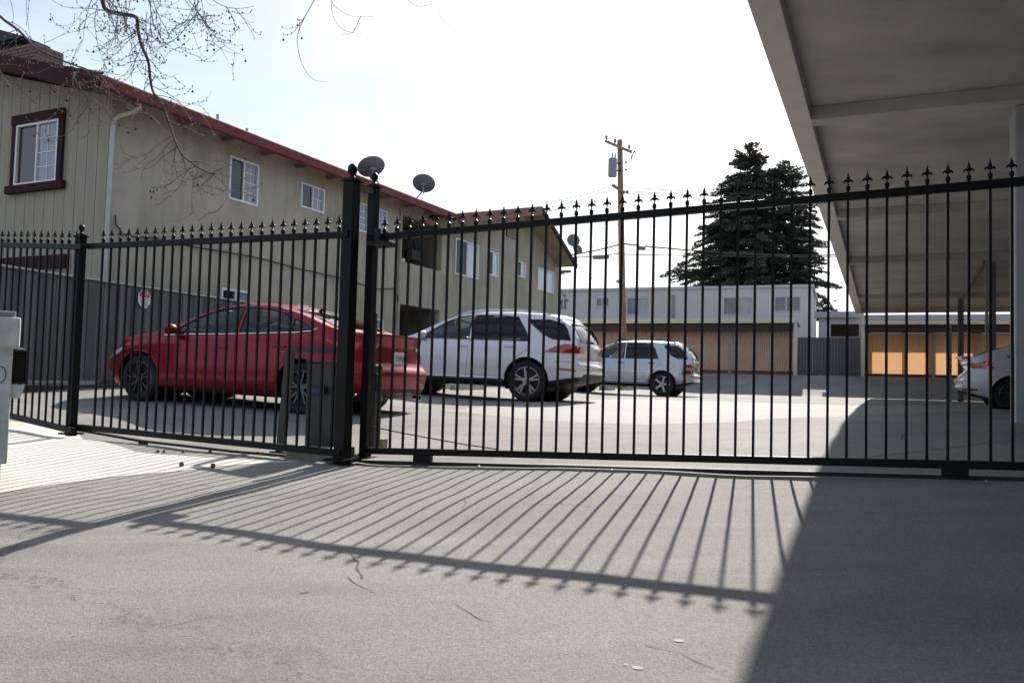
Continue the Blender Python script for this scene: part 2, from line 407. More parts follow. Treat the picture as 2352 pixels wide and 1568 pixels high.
def drape(name, px, m, off=.0022, thick=.0, res=.12, kind='structure', uvpoly=None):
    poly = uvpoly if uvpoly else [uv(*ground_at(x, y)[:2]) for x, y in px]
    us_ = [p[0] for p in poly]; vs_ = [p[1] for p in poly]
    bm = bmesh.new(); f = bm.faces.new([bm.verts.new((p[0], p[1], 0)) for p in poly])
    u = min(us_)+res
    while u < max(us_):
        bmesh.ops.bisect_plane(bm, geom=bm.verts[:]+bm.edges[:]+bm.faces[:], plane_co=(u, 0, 0), plane_no=(1, 0, 0)); u += res
    v = min(vs_)+res
    while v < max(vs_):
        bmesh.ops.bisect_plane(bm, geom=bm.verts[:]+bm.edges[:]+bm.faces[:], plane_co=(0, v, 0), plane_no=(0, 1, 0)); v += res
    bmesh.ops.triangulate(bm, faces=[f for f in bm.faces if len(f.verts) > 4])
    for w in bm.verts:
        u_, v_ = w.co.x, w.co.y; w.co = U(u_, v_, gz_uv(u_, v_)+off)
    if thick:
        r_ = bmesh.ops.extrude_face_region(bm, geom=bm.faces[:])
        for e in r_['geom']:
            if isinstance(e, bmesh.types.BMVert): e.co.z += 0
        for w in bm.verts: pass
    bmesh.ops.recalc_face_normals(bm, faces=bm.faces)
    me = bpy.data.meshes.new(name); bm.to_mesh(me); bm.free(); me.materials.append(m)
    if me.polygons and me.polygons[0].normal.z < 0: me.flip_normals()
    o = bpy.data.objects.new(name, me); COL.objects.link(o); o['kind'] = kind; return o
def strip(name, pxs, width, m, off=.0016):
    pts = [uv(*ground_at(x, y)[:2]) for x, y in pxs]; dense = []
    for a, b in zip(pts, pts[1:]):
        n = max(2, int(math.hypot(b[0]-a[0], b[1]-a[1])/.05))
        for k in range(n):
            t = k/n; dense.append((a[0]+(b[0]-a[0])*t+random.uniform(-.005, .005), a[1]+(b[1]-a[1])*t+random.uniform(-.005, .005)))
    mbx = MB(); L = []
    for i, p in enumerate(dense):
        q = dense[min(i+1, len(dense)-1)]; q0 = dense[max(i-1, 0)]
        dx, dy = q[0]-q0[0], q[1]-q0[1]; n = math.hypot(dx, dy) or 1; w = width*random.uniform(.3, 1)/2
        L.append(((p[0]-dy/n*w, p[1]+dx/n*w), (p[0]+dy/n*w, p[1]-dx/n*w)))
    for a, b in zip(L, L[1:]):
        mbx.add([U(*c, gz_uv(*c)+off) for c in (a[0], a[1], b[1], b[0])], [(0, 1, 2, 3)])
    return struct(name, mbx, m)
# ============================================================ ground sheets
drape('concrete_sidewalk', [(-330, 1165), (0, 1132), (250, 1096), (500, 1071), (700, 1060), (600, 1057), (475, 1051), (310, 1037), (235, 1013), (176, 992), (26, 967), (-330, 905)], M['concrete'])
drape('concrete_gutter', [(1003, 943), (1200, 962), (1480, 976), (1700, 969), (1925, 957), (2420, 941), (2420, 931), (1960, 931), (1700, 923), (1450, 916), (1250, 922)], M['concrete2'], res=.12)
drape('track_footing', [(835, 1062), (1300, 1077), (2450, 1112), (2450, 1096), (1300, 1064), (835, 1050)], M['concrete2'], off=.0018)
strip('sidewalk_joint', [(0, 1108), (65, 1125)], .02, M['crack'])
strip('asphalt_crack', [(808, 1270), (815, 1285), (825, 1292), (820, 1308), (832, 1322), (826, 1335)], .014, M['crack'])
strip('asphalt_crack', [(800, 1325), (815, 1340), (845, 1355), (872, 1366)], .005, M['crack'])
strip('asphalt_crack', [(1040, 1385), (1080, 1408), (1110, 1425), (1160, 1433)], .005, M['crack'])
strip('asphalt_crack', [(1065, 1140), (1070, 1158), (1058, 1172)], .010, M['crack'])
strip('asphalt_crack', [(690, 1362), (722, 1357)], .012, M['crack'])
strip('asphalt_crack', [(165, 1462), (190, 1460)], .012, M['crack'])
strip('asphalt_crack', [(370, 1440), (470, 1420), (560, 1402)], .003, M['crack'])
strip('asphalt_crack', [(1970, 1052), (2110, 1038), (2230, 1022), (2330, 1012)], .02, M['crack'], .003)
strip('asphalt_crack', [(2060, 992), (2075, 998), (2068, 1012)], .02, M['crack'], .003)
strip('asphalt_crack', [(1480, 1480), (1560, 1500), (1680, 1555)], .004, M['crack'])
gm = MB()
for x, y, r_ in ((1560, 1470, .018), (1465, 1532, .018), (1437, 1525, .009), (1405, 1280, .012), (1305, 1232, .009), (1108, 1098, .01), (1640, 1098, .01), (420, 1480, .006)):
    p = ground_at(x, y); gm.lathe([(r_, 0), (r_*.9, .0006)], (p.x, p.y, p.z+.0002), None, 9)
struct('gum_spots', gm, M['gum'])

# ============================================================ wrought iron gate
def gate_px(x):
    yt = 540-(x-870)*.0878; yb = 1035+(x-870)*.0236
    d = F/((yb-yt)/1.75); return at(x, yt, d), at(x, yb, d), d
gt0, gb0, _ = gate_px(895); gt1, gb1, _ = gate_px(2326)
stepg = (gb1-gb0)/37.0; GD = stepg.normalized()
HP = 1.75
def finial_mesh():
    m = MB(); 
    m.box((0, 0, .022), .026, .026, .016); m.lathe([(.009, 0), (.009, .014), (.0155, .03), (.016, .045), (.008, .052), (.005, .056), (.005, .088)], n=8)
    m.box((0, 0, .082), .040, .009, .007)
    m.lathe([(.004, .086), (.0115, .095), (.0125, .104), (.0085, .120), (.003, .138), (.0005, .150)], n=8)
    for s_ in (-1, 1):
        m.tube([(s_*.004, 0, .074), (s_*.012, 0, .089), (s_*.021, 0, .090), (s_*.029, 0, .081), (s_*.029, 0, .072)], [.005, .007, .007, .006, .0065], 6)
    return m.mesh('finial', M['black'], True)
FIN = finial_mesh()
for v_ in FIN.vertices: v_.co.x *= .92; v_.co.z *= .95
def picket_mesh(h, w=.0165):
    m = MB(); m.box((0, 0, h/2+.025), w, w, h+.05); return m.mesh('picket', M['black'])
PK = picket_mesh(HP)
def ball_cap(mb, p, r, ax):
    mb.lathe([(r*.75, 0), (r*.75, .012), (r*.4, .022), (r*.4, .03), (r*.86, .045), (r, .045+r*.55), (r, .045+r*1.1), (r*.8, .045+r*1.6), (r*.4, .045+r*1.95), (.003, .045+r*2.05)], p, ax, 14)
yaw = math.atan2(GD.y, GD.x)
gate = thing('sliding_gate', 'long black spear-topped sliding gate closing the driveway, right of the tall posts', 'gate', gb0-stepg*1.2)
a = gb0-stepg*2.0; b = gb0+stepg*46
m = MB(); m.bar(a, b, .05, .052); m.build('bottom_rail', M['black'], gate, bevel=.003)
up = Vector((0, 0, HP)); m = MB(); m.bar(a+up, b+up, .05, .052); m.build('top_rail', M['black'], gate, bevel=.003)
for i in range(-1, 46):
    p = gb0+stepg*i
    pk = inst('picket', PK, p, gate, yaw); inst('finial', FIN, p+Vector((0, 0, HP+.024)), pk, yaw)
def gate_wheel(px):
    p = gate_px(px)[1]; gd = Vector((GD.x, GD.y, 0)).normalized(); n = Vector((-gd.y, gd.x, 0))
    m = MB(); m.bar(p-gd*.075-Vector((0, 0, .052)), p+gd*.075-Vector((0, 0, .052)), .055, .055)
    w = m.build('wheel_bracket', M['black'], gate)
    m = MB(); m.lathe([(.03, -.02), (.056, -.018), (.048, 0), (.056, .018), (.03, .02)], p-Vector((0, 0, .086)), (gd, UZ, n), 18)
    m.build('wheel', M['rust'], w, True)
gate_wheel(972); gate_wheel(2193)
# end stile (seen between the two tall posts)
p = gb0-stepg*2.0; m = MB(); m.bar(p+Vector((0, 0, -.02)), p+Vector((0, 0, HP+.02)), .06, .06, GV); m.build('end_stile', M['black'], gate)
# ground track
track = thing('gate_track', 'low black steel track the sliding gate rolls on', 'gate track', ground_at(1300, 1078))
def trk(x, y):
    d = gate_px(x)[2]; return at(x, y, d)
m = MB()
ta = on_plane(840, 1064, gb0, GV); tb = on_plane(2352, 1106, gb0, GV)
td = (tb-ta).normalized()
m.bar(ta-td*.15, tb+td*2, .055, .018); m.bar(ta-td*.15+Vector((0, 0, .017)), tb+td*2+Vector((0, 0, .017)), .02, .022)
m.build('rail', M['rust'], track)
bn = MB()
for x, y in ((1405, 1080), (1783, 1096), (1100, 1072), (2265, 1106)):
    q = on_plane(x, y, gb0-GV*.045, GV); bn.ball(q, .012, 7, 4)
bn.build('bolt', M['steel'], track)
lp = [on_plane(x, y, gb0+GV*.06, GV) for x, y in ((178, 986), (325, 1012), (538, 1036), (770, 1056))]
m = MB()
for q, w in zip(lp, lp[1:]): m.bar(q, w, .05, .022)
m.build('raised_rail', M['rust'], track)
for x, y in ((329, 1013), (540, 1037)):
    q = on_plane(x, y, gb0+GV*.06, GV); gzz = gz(q.x, q.y); m = MB(); m.bar(Vector((q.x, q.y, min(gzz, q.z-.05)-.02)), Vector((q.x, q.y, q.z)), .05, .07, GV); m.build('support_block', M['rust'], track)

# ============================================================ fence posts and fixed panels
def lf_px(x, H=HP):
    yt = 562-(x-200)*.0466; yb = 982+(x-200)*.1
    d = F/((yb-yt)/H); return at(x, yt, d), at(x, yb, d), d
f0t, f0b, _ = lf_px(215.6); f1t, f1b, _ = lf_px(759.8)
sp = (f1b-f0b)/24.0
FD = Vector((sp.x, sp.y, 0)).normalized(); FN = Vector((-FD.y, FD.x, 0))
def post(name, label, top, base, w, r_ball, flange=False, plateh=0):
    """square post from base to top with a cap and a ball"""
    t = thing(name, label, 'fence post', base)
    m = MB(); m.bar(base-Vector((0, 0, .02)), top, w, w, FD); m.build('shaft', M['black'], t, bevel=.004)
    m = MB(); m.bar(top, top+Vector((0, 0, .014)), w*1.28, w*1.28, FD); m.bar(top+Vector((0, 0, .014)), top+Vector((0, 0, .028)), w*.9, w*.9, FD); m.build('cap', M['black'], t)
    m = MB(); ball_cap(m, top+Vector((0, 0, .026)), r_ball, None); m.build('ball_finial', M['black'], t, True)
    if flange:
        m = MB(); m.bar(base-Vector((0, 0, .004)), base+Vector((0, 0, .012)), w*2.1, w*2.1, FD); m.build('base_plate', M['black'], t)
    return t
def pz(x, y, p0): return on_plane(x, y, p0, Vector((0, 1, 0)))
dm = 6.62
mb_ = at(786, 1056, dm); mt = Vector((mb_.x, mb_.y, 0)); mt.z = pz(802, 418, mb_).z
mp_ = post('gate_post', 'tallest black square post with ball finial, hinge side of the driveway gate', mt, mb_, .102, .040, True)
sb = at(838, 1052, 7.0); s_t = Vector((sb.x, sb.y, pz(862, 432, sb).z))
gp2 = post('guide_post', 'thinner black ball-topped post just right of the tallest post', s_t, sb, .076, .031, True)
m = MB(); m.bar(mt+Vector((0, 0, -.055)), s_t+Vector((0, 0, -.03)), .05, .05); m.build('cross_bar', M['black'], gp2)
q0 = gb0-stepg*1.2+Vector((0, 0, HP)); m = MB()
n2 = Vector((-GD.y, GD.x, 0)).normalized()
for s_ in (-1, 1):
    m.lathe([(.028, -.045), (.03, -.04), (.03, .05), (.026, .055)], q0+n2*(.062*s_)+Vector((0, 0, .0)), None, 12)
m.box(q0+Vector((0, 0, -.06)), .16, .19, .03, (GD, n2, UZ)); m.build('guide_roller', M['blackm'], gp2, True)
ab = at(163, 996, 7.98); a_t = Vector((ab.x, ab.y, pz(191, 545, ab).z))
post('fence_post', 'short black post with ball cap and base plate between the two fixed fence panels', a_t, ab, .076, .028, True)

panel = thing('iron_fence', 'fixed black spear-topped fence section in front of the red sedan', 'iron fence', f0b)
e0 = f0b-sp*1.9; e1 = f1b+sp*.9
m = MB(); m.bar(e0, e1, .05, .052); m.build('bottom_rail', M['black'], panel, bevel=.003)
m = MB(); m.bar(e0+up, e1+up, .05, .052); m.build('top_rail', M['black'], panel, bevel=.003)
ya = math.atan2(sp.y, sp.x)
for i in range(25):
    p = f0b+sp*i; pk = inst('picket', PK, p, panel, ya); inst('finial', FIN, p+Vector((0, 0, HP+.024)), pk, ya)
# panel further left
g0 = at(26, 955, F/((955-561)/HP)); g1 = at(160, 987, F/((987-564.2)/HP))
n1 = 9.0; st = (Vector((g1.x, g1.y, g1.z))-g0)/8.4
panel2 = thing('iron_fence', 'fixed black spear-topped fence section behind the dumpster at the left edge', 'iron fence', g0)
m = MB(); m.bar(g0-st*6, g1+st*.5, .05, .052); m.build('bottom_rail', M['black'], panel2, bevel=.003)
m = MB(); m.bar(g0-st*6+up, g1+st*.5+up, .05, .052); m.build('top_rail', M['black'], panel2, bevel=.003)
for i in range(-6, 9):
    p = g0+st*i; pk = inst('picket', PK, p, panel2, math.atan2(st.y, st.x)); inst('finial', FIN, p+Vector((0, 0, HP+.024)), pk, math.atan2(st.y, st.x))

# ============================================================ gate operator, pedestal, guard, chain
def gp(x, y, d):   # ground point under sight line at depth d
    p = at(x, y, d); p.z = gz(p.x, p.y); return p
op = thing('gate_operator', 'tall dark grey gate motor cabinet behind the tallest post', 'gate motor', gp(752, 1040, 7.15))
c = gp(752, 1040, 7.15); h = pz(752, 834, c).z-c.z
m = MB(); m.box(c+Vector((0, 0, h/2)), .30, .26, h, (GU, GV, UZ)); m.build('cabinet', M['boxgrey'], op, bevel=.012)
m = MB(); m.box(c+Vector((0, 0, h+.008)), .315, .275, .02, (GU, GV, UZ)); m.build('lid', M['boxgrey'], op, bevel=.006)
m = MB(); m.box(c+Vector((0, 0, h*.70))-GV*.15-GU*.02, .17, .05, .065, (GU, GV, UZ)); m.build('handle', mat('blue_handle', (.02, .03, .07), .5), op, bevel=.006)
c2 = gp(735, 1045, 7.0); m = MB(); m.box(c2+Vector((0, 0, .035)), .5, .3, .11, (GU, GV, UZ)); m.build('concrete_base', M['cpblock'], op, bevel=.01)
pd = thing('control_pedestal', 'narrow dark grey control box right beside the thinner gate post', 'control box', gp(858, 1040, 7.3))
c = gp(852, 1042, 7.3); h = pz(856, 838, c).z-c.z
m = MB(); m.box(c+Vector((0, 0, h/2)), .11, .12, h, (GU, GV, UZ)); m.build('cabinet', M['boxgrey'], pd, bevel=.006)
h2 = pz(856, 720, c).z-c.z
m = MB(); m.box(c-GU*.02+Vector((0, 0, (h+h2)/2)), .05, .05, h2-h, (GU, GV, UZ)); m.build('stem', M['boxgrey'], pd)
m = MB(); m.box(c+GU*.045-GV*.05+Vector((0, 0, h*.80)), .07, .06, .16, (GU, GV, UZ)); m.build('keypad', M['blackm'], pd, bevel=.004)
for x, y in ((816, 907), (841, 917)):
    q = at(x, y, 7.2); m = MB(); m.ball(q, .012, 8, 5); m.build('shiny_knob', M['steel'], pd, True)
blk = MB(); cq = gp(868, 1022, 7.6); blk.box(cq+Vector((0, 0, .04)), .15, .1, .09, (GU, GV, UZ))
tag(blk.build('concrete_block', M['cpblock'], None, bevel=.006), 'small pale concrete block on the ground beside the control box', 'block')
gd_ = thing('guard_frame', 'dark grey steel guard post with a horizontal board, left of the gate motor', 'guard frame', gp(645, 1020, 7.6))
g1_ = gp(645, 1020, 7.6); tp = at(668, 800, 7.6)
m = MB(); m.bar(g1_, tp, .075, .05, GU); m.build('upright', M['boxgrey'], gd_)
m = MB(); m.bar(at(664, 800, 7.55), at(790, 806, 7.1), .02, .055); m.build('board', M['boxgrey'], gd_)
m = MB(); m.bar(g1_-GU*.08+Vector((0, 0, .015)), g1_+GU*.38+Vector((0, 0, .015)), .12, .03); m.build('foot', M['blackm'], gd_)
m = MB(); cp = [at(817, 971, 7.2), at(860, 981, 7.15), at(945, 998, 7.1), at(1066, 1020, 7.05), at(1144, 1031.5, 6.9)]
m.tube(cp, .0055, 6)
tag(m.build('drive_chain', M['rust']), 'thin dark drive chain stretched low behind the sliding gate', 'chain')
# dry seed balls on the ground
for x, y, r_, lb in ((417, 1068, .019, 'brown dry seed ball on the white sidewalk, left one of the two in front'), (489, 1071, .019, 'brown dry seed ball on the sidewalk edge, right one of the two in front'),
                 (363, 1032, .014, None), (421, 1028, .014, None), (483, 1031, .016, None), (597, 1043, .013, None), (377, 1030, .013, None)):
    q = ground_at(x, y+3) if lb else gp(x, y, 7.0)
    m = MB(); m.ball((0, 0, 0), r_, 9, 6); o = m.build('seed_ball', M['ballb'], None, True); o.location = q+Vector((0, 0, r_*.9))
    if lb: tag(o, lb, 'seed ball')
    else: tag(o, {363: 'leftmost small brown seed ball by the raised gate track', 377: 'small seed ball touching close beside the leftmost one by the track', 421: 'small brown seed ball by the raised track, third from the left', 483: 'small brown seed ball by the raised track, second from the right', 597: 'rightmost small seed ball, near the concrete motor base'}[x], 'seed ball', 'seed balls by the track')

# ============================================================ dumpster at the left edge
dq = 4.95
def dp(x, y, d=dq): return at(x, y, d)
du = thing('dumpster', 'white steel dumpster with a lift pocket on its side, at the left edge', 'dumpster', Vector((dp(-150, 1064).x, dp(0, 1064).y+.5, gz(-2.9, 5.3))))
top = dp(0, 722).z; bot = dp(0, 1064).z; e_ = dp(25, 900)
DV = Vector((math.sin(R(-33.5)), math.cos(R(-33.5)), 0)); DX = Vector((DV.y, -DV.x, 0)); E0 = Vector((e_.x, e_.y, 0))
def DQ(a_, b_, z): return E0+DX*a_+DV*b_+UZ*z       # a_ to the right of the near right edge, b_ away
def dx(px): return (dp(px, 850)-e_).dot(DX)
def dbox(a0, a1, b0, b1, z0, z1): m = MB(); m.box(DQ((a0+a1)/2, (b0+b1)/2, (z0+z1)/2), a1-a0, b1-b0, z1-z0, (DX, DV, UZ)); return m
DWd, DDp = 1.75, .95
dbox(-DWd, 0, 0, DDp, bot, top-.03).build('bin_body', M['dump'], du, bevel=.008)
dbox(-DWd-.05, dx(42), -.05, DDp+.05, dp(0, 798).z, top-.015).build('rim', M['dump'], du, bevel=.014)
dbox(-DWd, dx(30), -.03, DDp+.03, top-.012, top+.02).build('lid', M['lid'], du, bevel=.008)
xo = dx(62); zt = dp(40, 806).z; zb = dp(40, 879).z
m = MB()
for zz in (zt, zb): m.box(DQ(xo/2+.004, .45, zz), xo, .80, .012, (DX, DV, UZ))
m.box(DQ(xo+.004, .45, (zt+zb)/2), .012, .80, zt-zb, (DX, DV, UZ)); m.box(DQ(xo/2, .46, (zt+zb)/2), xo-.01, .76, zt-zb-.02, (DX, DV, UZ), 1)
m.build('lift_pocket', [M['rust'], M['blackm']], du)
for poly in ([(.0, zb-.012), (xo, zb-.012), (.05, dp(25, 915).z), (0, dp(25, 915).z)], [(.0, zt+.012), (xo, zt+.012), (xo*.55, dp(25, 797).z), (0, dp(25, 797).z)]):
    m = MB(); m.prism([DQ(a_, .03, z_) for a_, z_ in poly], DV*.014); m.build('gusset', M['dump'], du)
for zz, w_ in ((dp(0, 955).z, .05), (dp(0, 1050).z, .04)): dbox(-DWd, -.01, -.022, 0, zz-w_/2, zz+w_/2).build('side_rib', M['dump'], du)
m = MB(); m.tube([DQ(-.06, -.012, dp(0, 860).z+.05*math.cos(a_*.7)) + DX*(.03*math.sin(a_*.7)) for a_ in range(10)], .003, 5); m.build('worn_sticker', M['blackm'], du)
for a_, b_ in ((-.07, .12), (-.07, DDp-.12), (-DWd+.15, .12), (-DWd+.15, DDp-.12)):
    c_ = DQ(a_-.0, b_, 0); zg = gz(c_.x, c_.y); m = MB(); m.lathe([(.03, -.02), (.062, -.018), (.065, 0), (.062, .018), (.03, .02)], (c_.x, c_.y, zg+.066), (DV, UZ, DX), 14)
    w = m.build('caster_wheel', mat('caster_red', (.15, .01, .02), .6), du, True)
    m = MB(); m.box((c_.x, c_.y, (zg+.09+bot)/2), .07, .05, max(.04, bot-zg-.09)); m.build('caster_fork', M['rust'], w)

# ============================================================ grey board fence with sign
fz = 13.3
fa = at(0, 746, fz-.9); fb = at(545, 788, 18.2)
fdir = Vector((fb.x-fa.x, fb.y-fa.y, 0)); fL = fdir.length; fdir.normalize(); fnr = Vector((fdir.y, -fdir.x, 0))
fz_top0 = on_plane(0, 609, fa, fnr); fz_top1 = on_plane(540, 690, fa, fnr); fz_b0 = on_plane(0, 873, fa, fnr); fz_b1 = on_plane(270, 874, fa, fnr)
gf = thing('board_fence', 'tall dark grey board fence with pale cap between the red sedan and the tan building', 'fence', (fa.x, fa.y, fz_b0.z))
def fpt(t, z): return Vector((fa.x, fa.y, 0))+fdir*t+Vector((0, 0, z))
k1 = (fz_top1-Vector((fa.x, fa.y, 0))).dot(fdir); kb = (fz_b1-Vector((fa.x, fa.y, 0))).dot(fdir)
def ft(t): return fz_top0.z+(fz_top1.z-fz_top0.z)*t/k1
def fbz(t): return fz_b0.z+(fz_b1.z-fz_b0.z)*t/kb
t = -3.0; i = 0
while t < fL+3.2:
    w = .155 if i % 3 else .21
    m = MB(); off = fnr*(.012*(i % 2)+random.uniform(0, .004)); a_ = fpt(t+.004, 0)+off; b_ = fpt(t+w-.004, 0)+off
    za, zb_ = fbz(t), ft(t)-.02
    m.hexa([a_+UZ*za, b_+UZ*za, b_+UZ*za-fnr*.02, a_+UZ*za-fnr*.02, a_+UZ*zb_, b_+UZ*zb_, b_+UZ*zb_-fnr*.02, a_+UZ*zb_-fnr*.02])
    m.build('board', M['fence'] if i % 3 else M['fencedark'], gf); t += w; i += 1
m = MB(); m.bar(fpt(-3, ft(-3)), fpt(fL+3.2, ft(fL+3.2)), .09, .03); m.build('cap_rail', M['fencecap'], gf)
m = MB(); m.bar(fpt(-3, fbz(-3)-.12)+fnr*.12, fpt(kb+.5, fbz(kb)-.12)+fnr*.12, .1, .10); m.build('kick_timber', M['woodk'], gf)
# sign
sc_ = on_plane(331, 686, fa+fnr*.04, fnr); sg = thing('parking_sign', 'small white and red octagonal parking warning sign on the grey fence', 'sign', sc_)
hh = (on_plane(331, 664, fa+fnr*.04, fnr).z-on_plane(331, 709, fa+fnr*.04, fnr).z)/2*1.0
m = MB(); oc = [sc_+fdir*(hh*.95*math.cos(R(22.5+45*k)))+UZ*(hh*math.sin(R(22.5+45*k))) for k in range(8)]
m.prism(oc, fnr*.006); m.build('sign_plate', M['signw'], sg)
m = MB(); oc2 = [sc_+fnr*.008+fdir*(hh*.86*x_)+UZ*(hh*z_) for x_, z_ in ((-.38, .88), (.38, .88), (.85, .42), (.85, .18), (-.85, .18), (-.85, .42))]
m.prism(oc2, fnr*.003); m.build('red_band', M['signr'], sg)
ROTF = Matrix((fdir, UZ, fnr)).transposed().to_4x4()
def text(s_, loc, size, m_, parent, rotm, name='lettering', ext=.001):
    cu = bpy.data.curves.new(name, 'FONT'); cu.body = s_; cu.size = size; cu.align_x = 'CENTER'; cu.align_y = 'CENTER'; cu.extrude = ext; cu.resolution_u = 2
    tmp = bpy.data.objects.new(name, cu); COL.objects.link(tmp); dg = bpy.context.evaluated_depsgraph_get()
    me = bpy.data.meshes.new_from_object(tmp.evaluated_get(dg)); bpy.data.objects.remove(tmp)
    me.materials.clear(); me.materials.append(m_)
    o = bpy.data.objects.new(name, me); COL.objects.link(o); o.matrix_world = Matrix.Translation(loc) @ rotm
    o.rotation_euler = rotm.to_euler(); o.location = loc
    if parent: child(o, parent)
    return o
text('NO', sc_+fnr*.0135+UZ*hh*.55, hh*.55, M['signw'], sg, ROTF)
text('PARKING', sc_+fnr*.0085+UZ*hh*.0, hh*.34, M['signr'], sg, ROTF)
m = MB()
for k in range(4):
    m.box(sc_+fnr*.009-UZ*hh*(.25+.16*k), hh*(1.3-.16*k), .002, hh*.06, (fdir, fnr, UZ))
m.build('fine_print', M['ink'], sg)

# ============================================================ tan apartment building on the left
vp = ray(2090, 901); bd = Vector((vp.x, vp.y, 0)).normalized(); bn_ = Vector((bd.y, -bd.x, 0))
C0 = at(244, 500, 15.8); C0.z = 0
def onw(x, y, off=0.0):
    p = on_plane(x, y, C0+bn_*off, bn_); return (p-C0).dot(bd), p.z
def WP(t, z, off=0.0): return C0+bd*t+bn_*off+UZ*z
ba = thing('apartment_building', 'two storey tan stucco apartment building with red gutter at the left', 'building', WP(0, 1.0))
t_end = onw(1282.7, 750)[0]; t_r0, _ = onw(922, 600); t_r1, _ = onw(1012, 650)
OV = .62
e1 = onw(253, 207, OV); e2 = onw(588, 335, OV); e3 = onw(780, 407, OV)
eave_z = (e1[1]+e2[1]+e3[1])/3
gh = onw(253, 180, OV)[1]-onw(253, 207, OV)[1]
ZTOP = eave_z+.30
def rect(pts):
    q = [onw(*p) for p in pts]; ts = sorted(p[0] for p in q); zs = sorted(p[1] for p in q)
    return (ts[0]+ts[1])/2, (ts[2]+ts[3])/2, (zs[0]+zs[1])/2, (zs[2]+zs[3])/2
WINS = [
 ('sliding_window', rect([(529, 357), (594.5, 380), (590, 475), (522, 456)]), 2, 4, 0),
 ('sliding_window', rect([(691, 419), (746, 435), (742, 491), (689.5, 475)]), 2, 2, 0),
 ('sliding_window', rect([(508, 660), (573, 670.6), (572, 698), (506, 687)]), 1, 1, 0),
 ('sliding_window', rect([(806, 458), (846, 471), (843, 537), (803, 524)]), 2, 4, 0),
 ('sliding_window', rect([(853, 474), (889, 485), (886, 562), (849, 550)]), 2, 4, 1),
 ('sliding_window', rect([(1047, 546), (1099.7, 563.6), (1096.9, 645), (1043.5, 626)]), 1, 1, 2),
 ('sliding_window', rect([(1120, 574), (1144, 581.5), (1144, 637.7), (1119, 630)]), 1, 1, 2),
 ('sliding_window', rect([(1187.9, 598.3), (1207, 604), (1205, 639.5), (1186, 634)]), 1, 1, 2),
 ('sliding_window', rect([(1235.5, 614.7), (1272, 624.5), (1270, 674), (1234, 665)]), 1, 1, 3),
 ('sliding_window', rect([(682, 696), (707, 703), (706, 730), (681, 724)]), 1, 1, 0),
 ('sliding_window', rect([(850, 728), (879, 735), (878, 765), (849, 760)]), 1, 1, 1)]
t_p0, z_p0 = onw(922, 599); t_p1, z_p1 = onw(1007, 622.8); zpar = (z_p0+z_p1)/2
z_pb = (onw(922, 699)[1]+onw(1012, 712)[1])/2
REC = [(t_r0, t_r1, zpar, ZTOP-.45), (t_r0, t_r1, .8, z_pb)]
holes = [w[1] for w in WINS]+REC
tsx = sorted(set([-.0, t_end]+[h_[0] for h_ in holes]+[h_[1] for h_ in holes])); zsx = sorted(set([.7, ZTOP]+[h_[2] for h_ in holes]+[h_[3] for h_ in holes]))
m = MB()
for a_, b_ in zip(tsx, tsx[1:]):
    col_ = []
    for c_, d_ in zip(zsx, zsx[1:]):
        tm, zm = (a_+b_)/2, (c_+d_)/2
        if any(h_[0] < tm < h_[1] and h_[2] < zm < h_[3] for h_ in holes): continue
        if col_ and abs(col_[-1][1]-c_) < 1e-6: col_[-1][1] = d_
        else: col_.append([c_, d_])
    for c_, d_ in col_:
        m.box(WP((a_+b_)/2, (c_+d_)/2, -.09), b_-a_, .18, d_-c_, (bd, bn_, UZ))
m.build('stucco_wall', M['stucco'], ba)
# gable peak wall above eave for the rear wing is added below; end wall and back
m = MB(); m.box(WP(t_end-.09, (ZTOP+.7)/2, -4.8), .18, 9.2, ZTOP-.7, (bd, bn_, UZ)); m.build('end_wall', M['stucco'], ba)
def window(rc, nx, nz, style, parent, off=0.0, frame_m=None, P=WP, X=bd, Y=bn_):
    t0, t1, z0, z1 = rc; fw = .045; fm = frame_m or M['white']
    m = MB(); y = off+.015
    for (a_, b_, c_, d_) in ((t0, t1, z1-fw, z1), (t0, t1, z0, z0+fw), (t0, t0+fw, z0+fw, z1-fw), (t1-fw, t1, z0+fw, z1-fw)):
        m.box(P((a_+b_)/2, (c_+d_)/2, y-.03), b_-a_, .09, d_-c_, (X, Y, UZ))
    w = m.build('window_frame', fm, parent)
    tm = (t0+t1)/2
    m = MB(); m.box(P(tm, (z0+z1)/2, y-.03), fw*.9, .06, z1-z0-2*fw, (X, Y, UZ)); m.build('mullion', fm, w)
    lm, rm = {0: ('winglass', 'wincurt'), 1: ('wincurt', 'wincurt'), 2: ('wincurt', 'white'), 3: ('white', 'white')}[style]
    if style == 2: lm = 'winscreen'
    for a_, b_, mm, dy in ((t0+fw, tm-fw*.45, lm, -.045), (tm+fw*.45, t1-fw, rm, -.035)):
        m = MB(); m.box(P((a_+b_)/2, (z0+z1)/2, y+dy), b_-a_, .008, z1-z0-2*fw, (X, Y, UZ)); m.build('pane', M[mm] if mm != 'white' else mat('blind', (.60, .62, .66), .25, 0, .08, 2), w)
    if nx > 1 or nz > 1:
        m = MB(); a_, b_ = tm+fw*.45, t1-fw
        for i in range(1, nx): m.box(P(a_+(b_-a_)*i/nx, (z0+z1)/2, y-.027), .016, .012, z1-z0-2*fw, (X, Y, UZ))
        for i in range(1, nz): m.box(P((a_+b_)/2, z0+fw+(z1-z0-2*fw)*i/nz, y-.0265), b_-a_, .012, .016, (X, Y, UZ))
        m.build('muntin', fm, w)
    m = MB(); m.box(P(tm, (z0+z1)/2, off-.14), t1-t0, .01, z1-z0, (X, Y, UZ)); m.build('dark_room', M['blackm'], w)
    return w
for nm, rc, nx, nz_, stl in WINS: window(rc, nx, nz_, stl, ba)
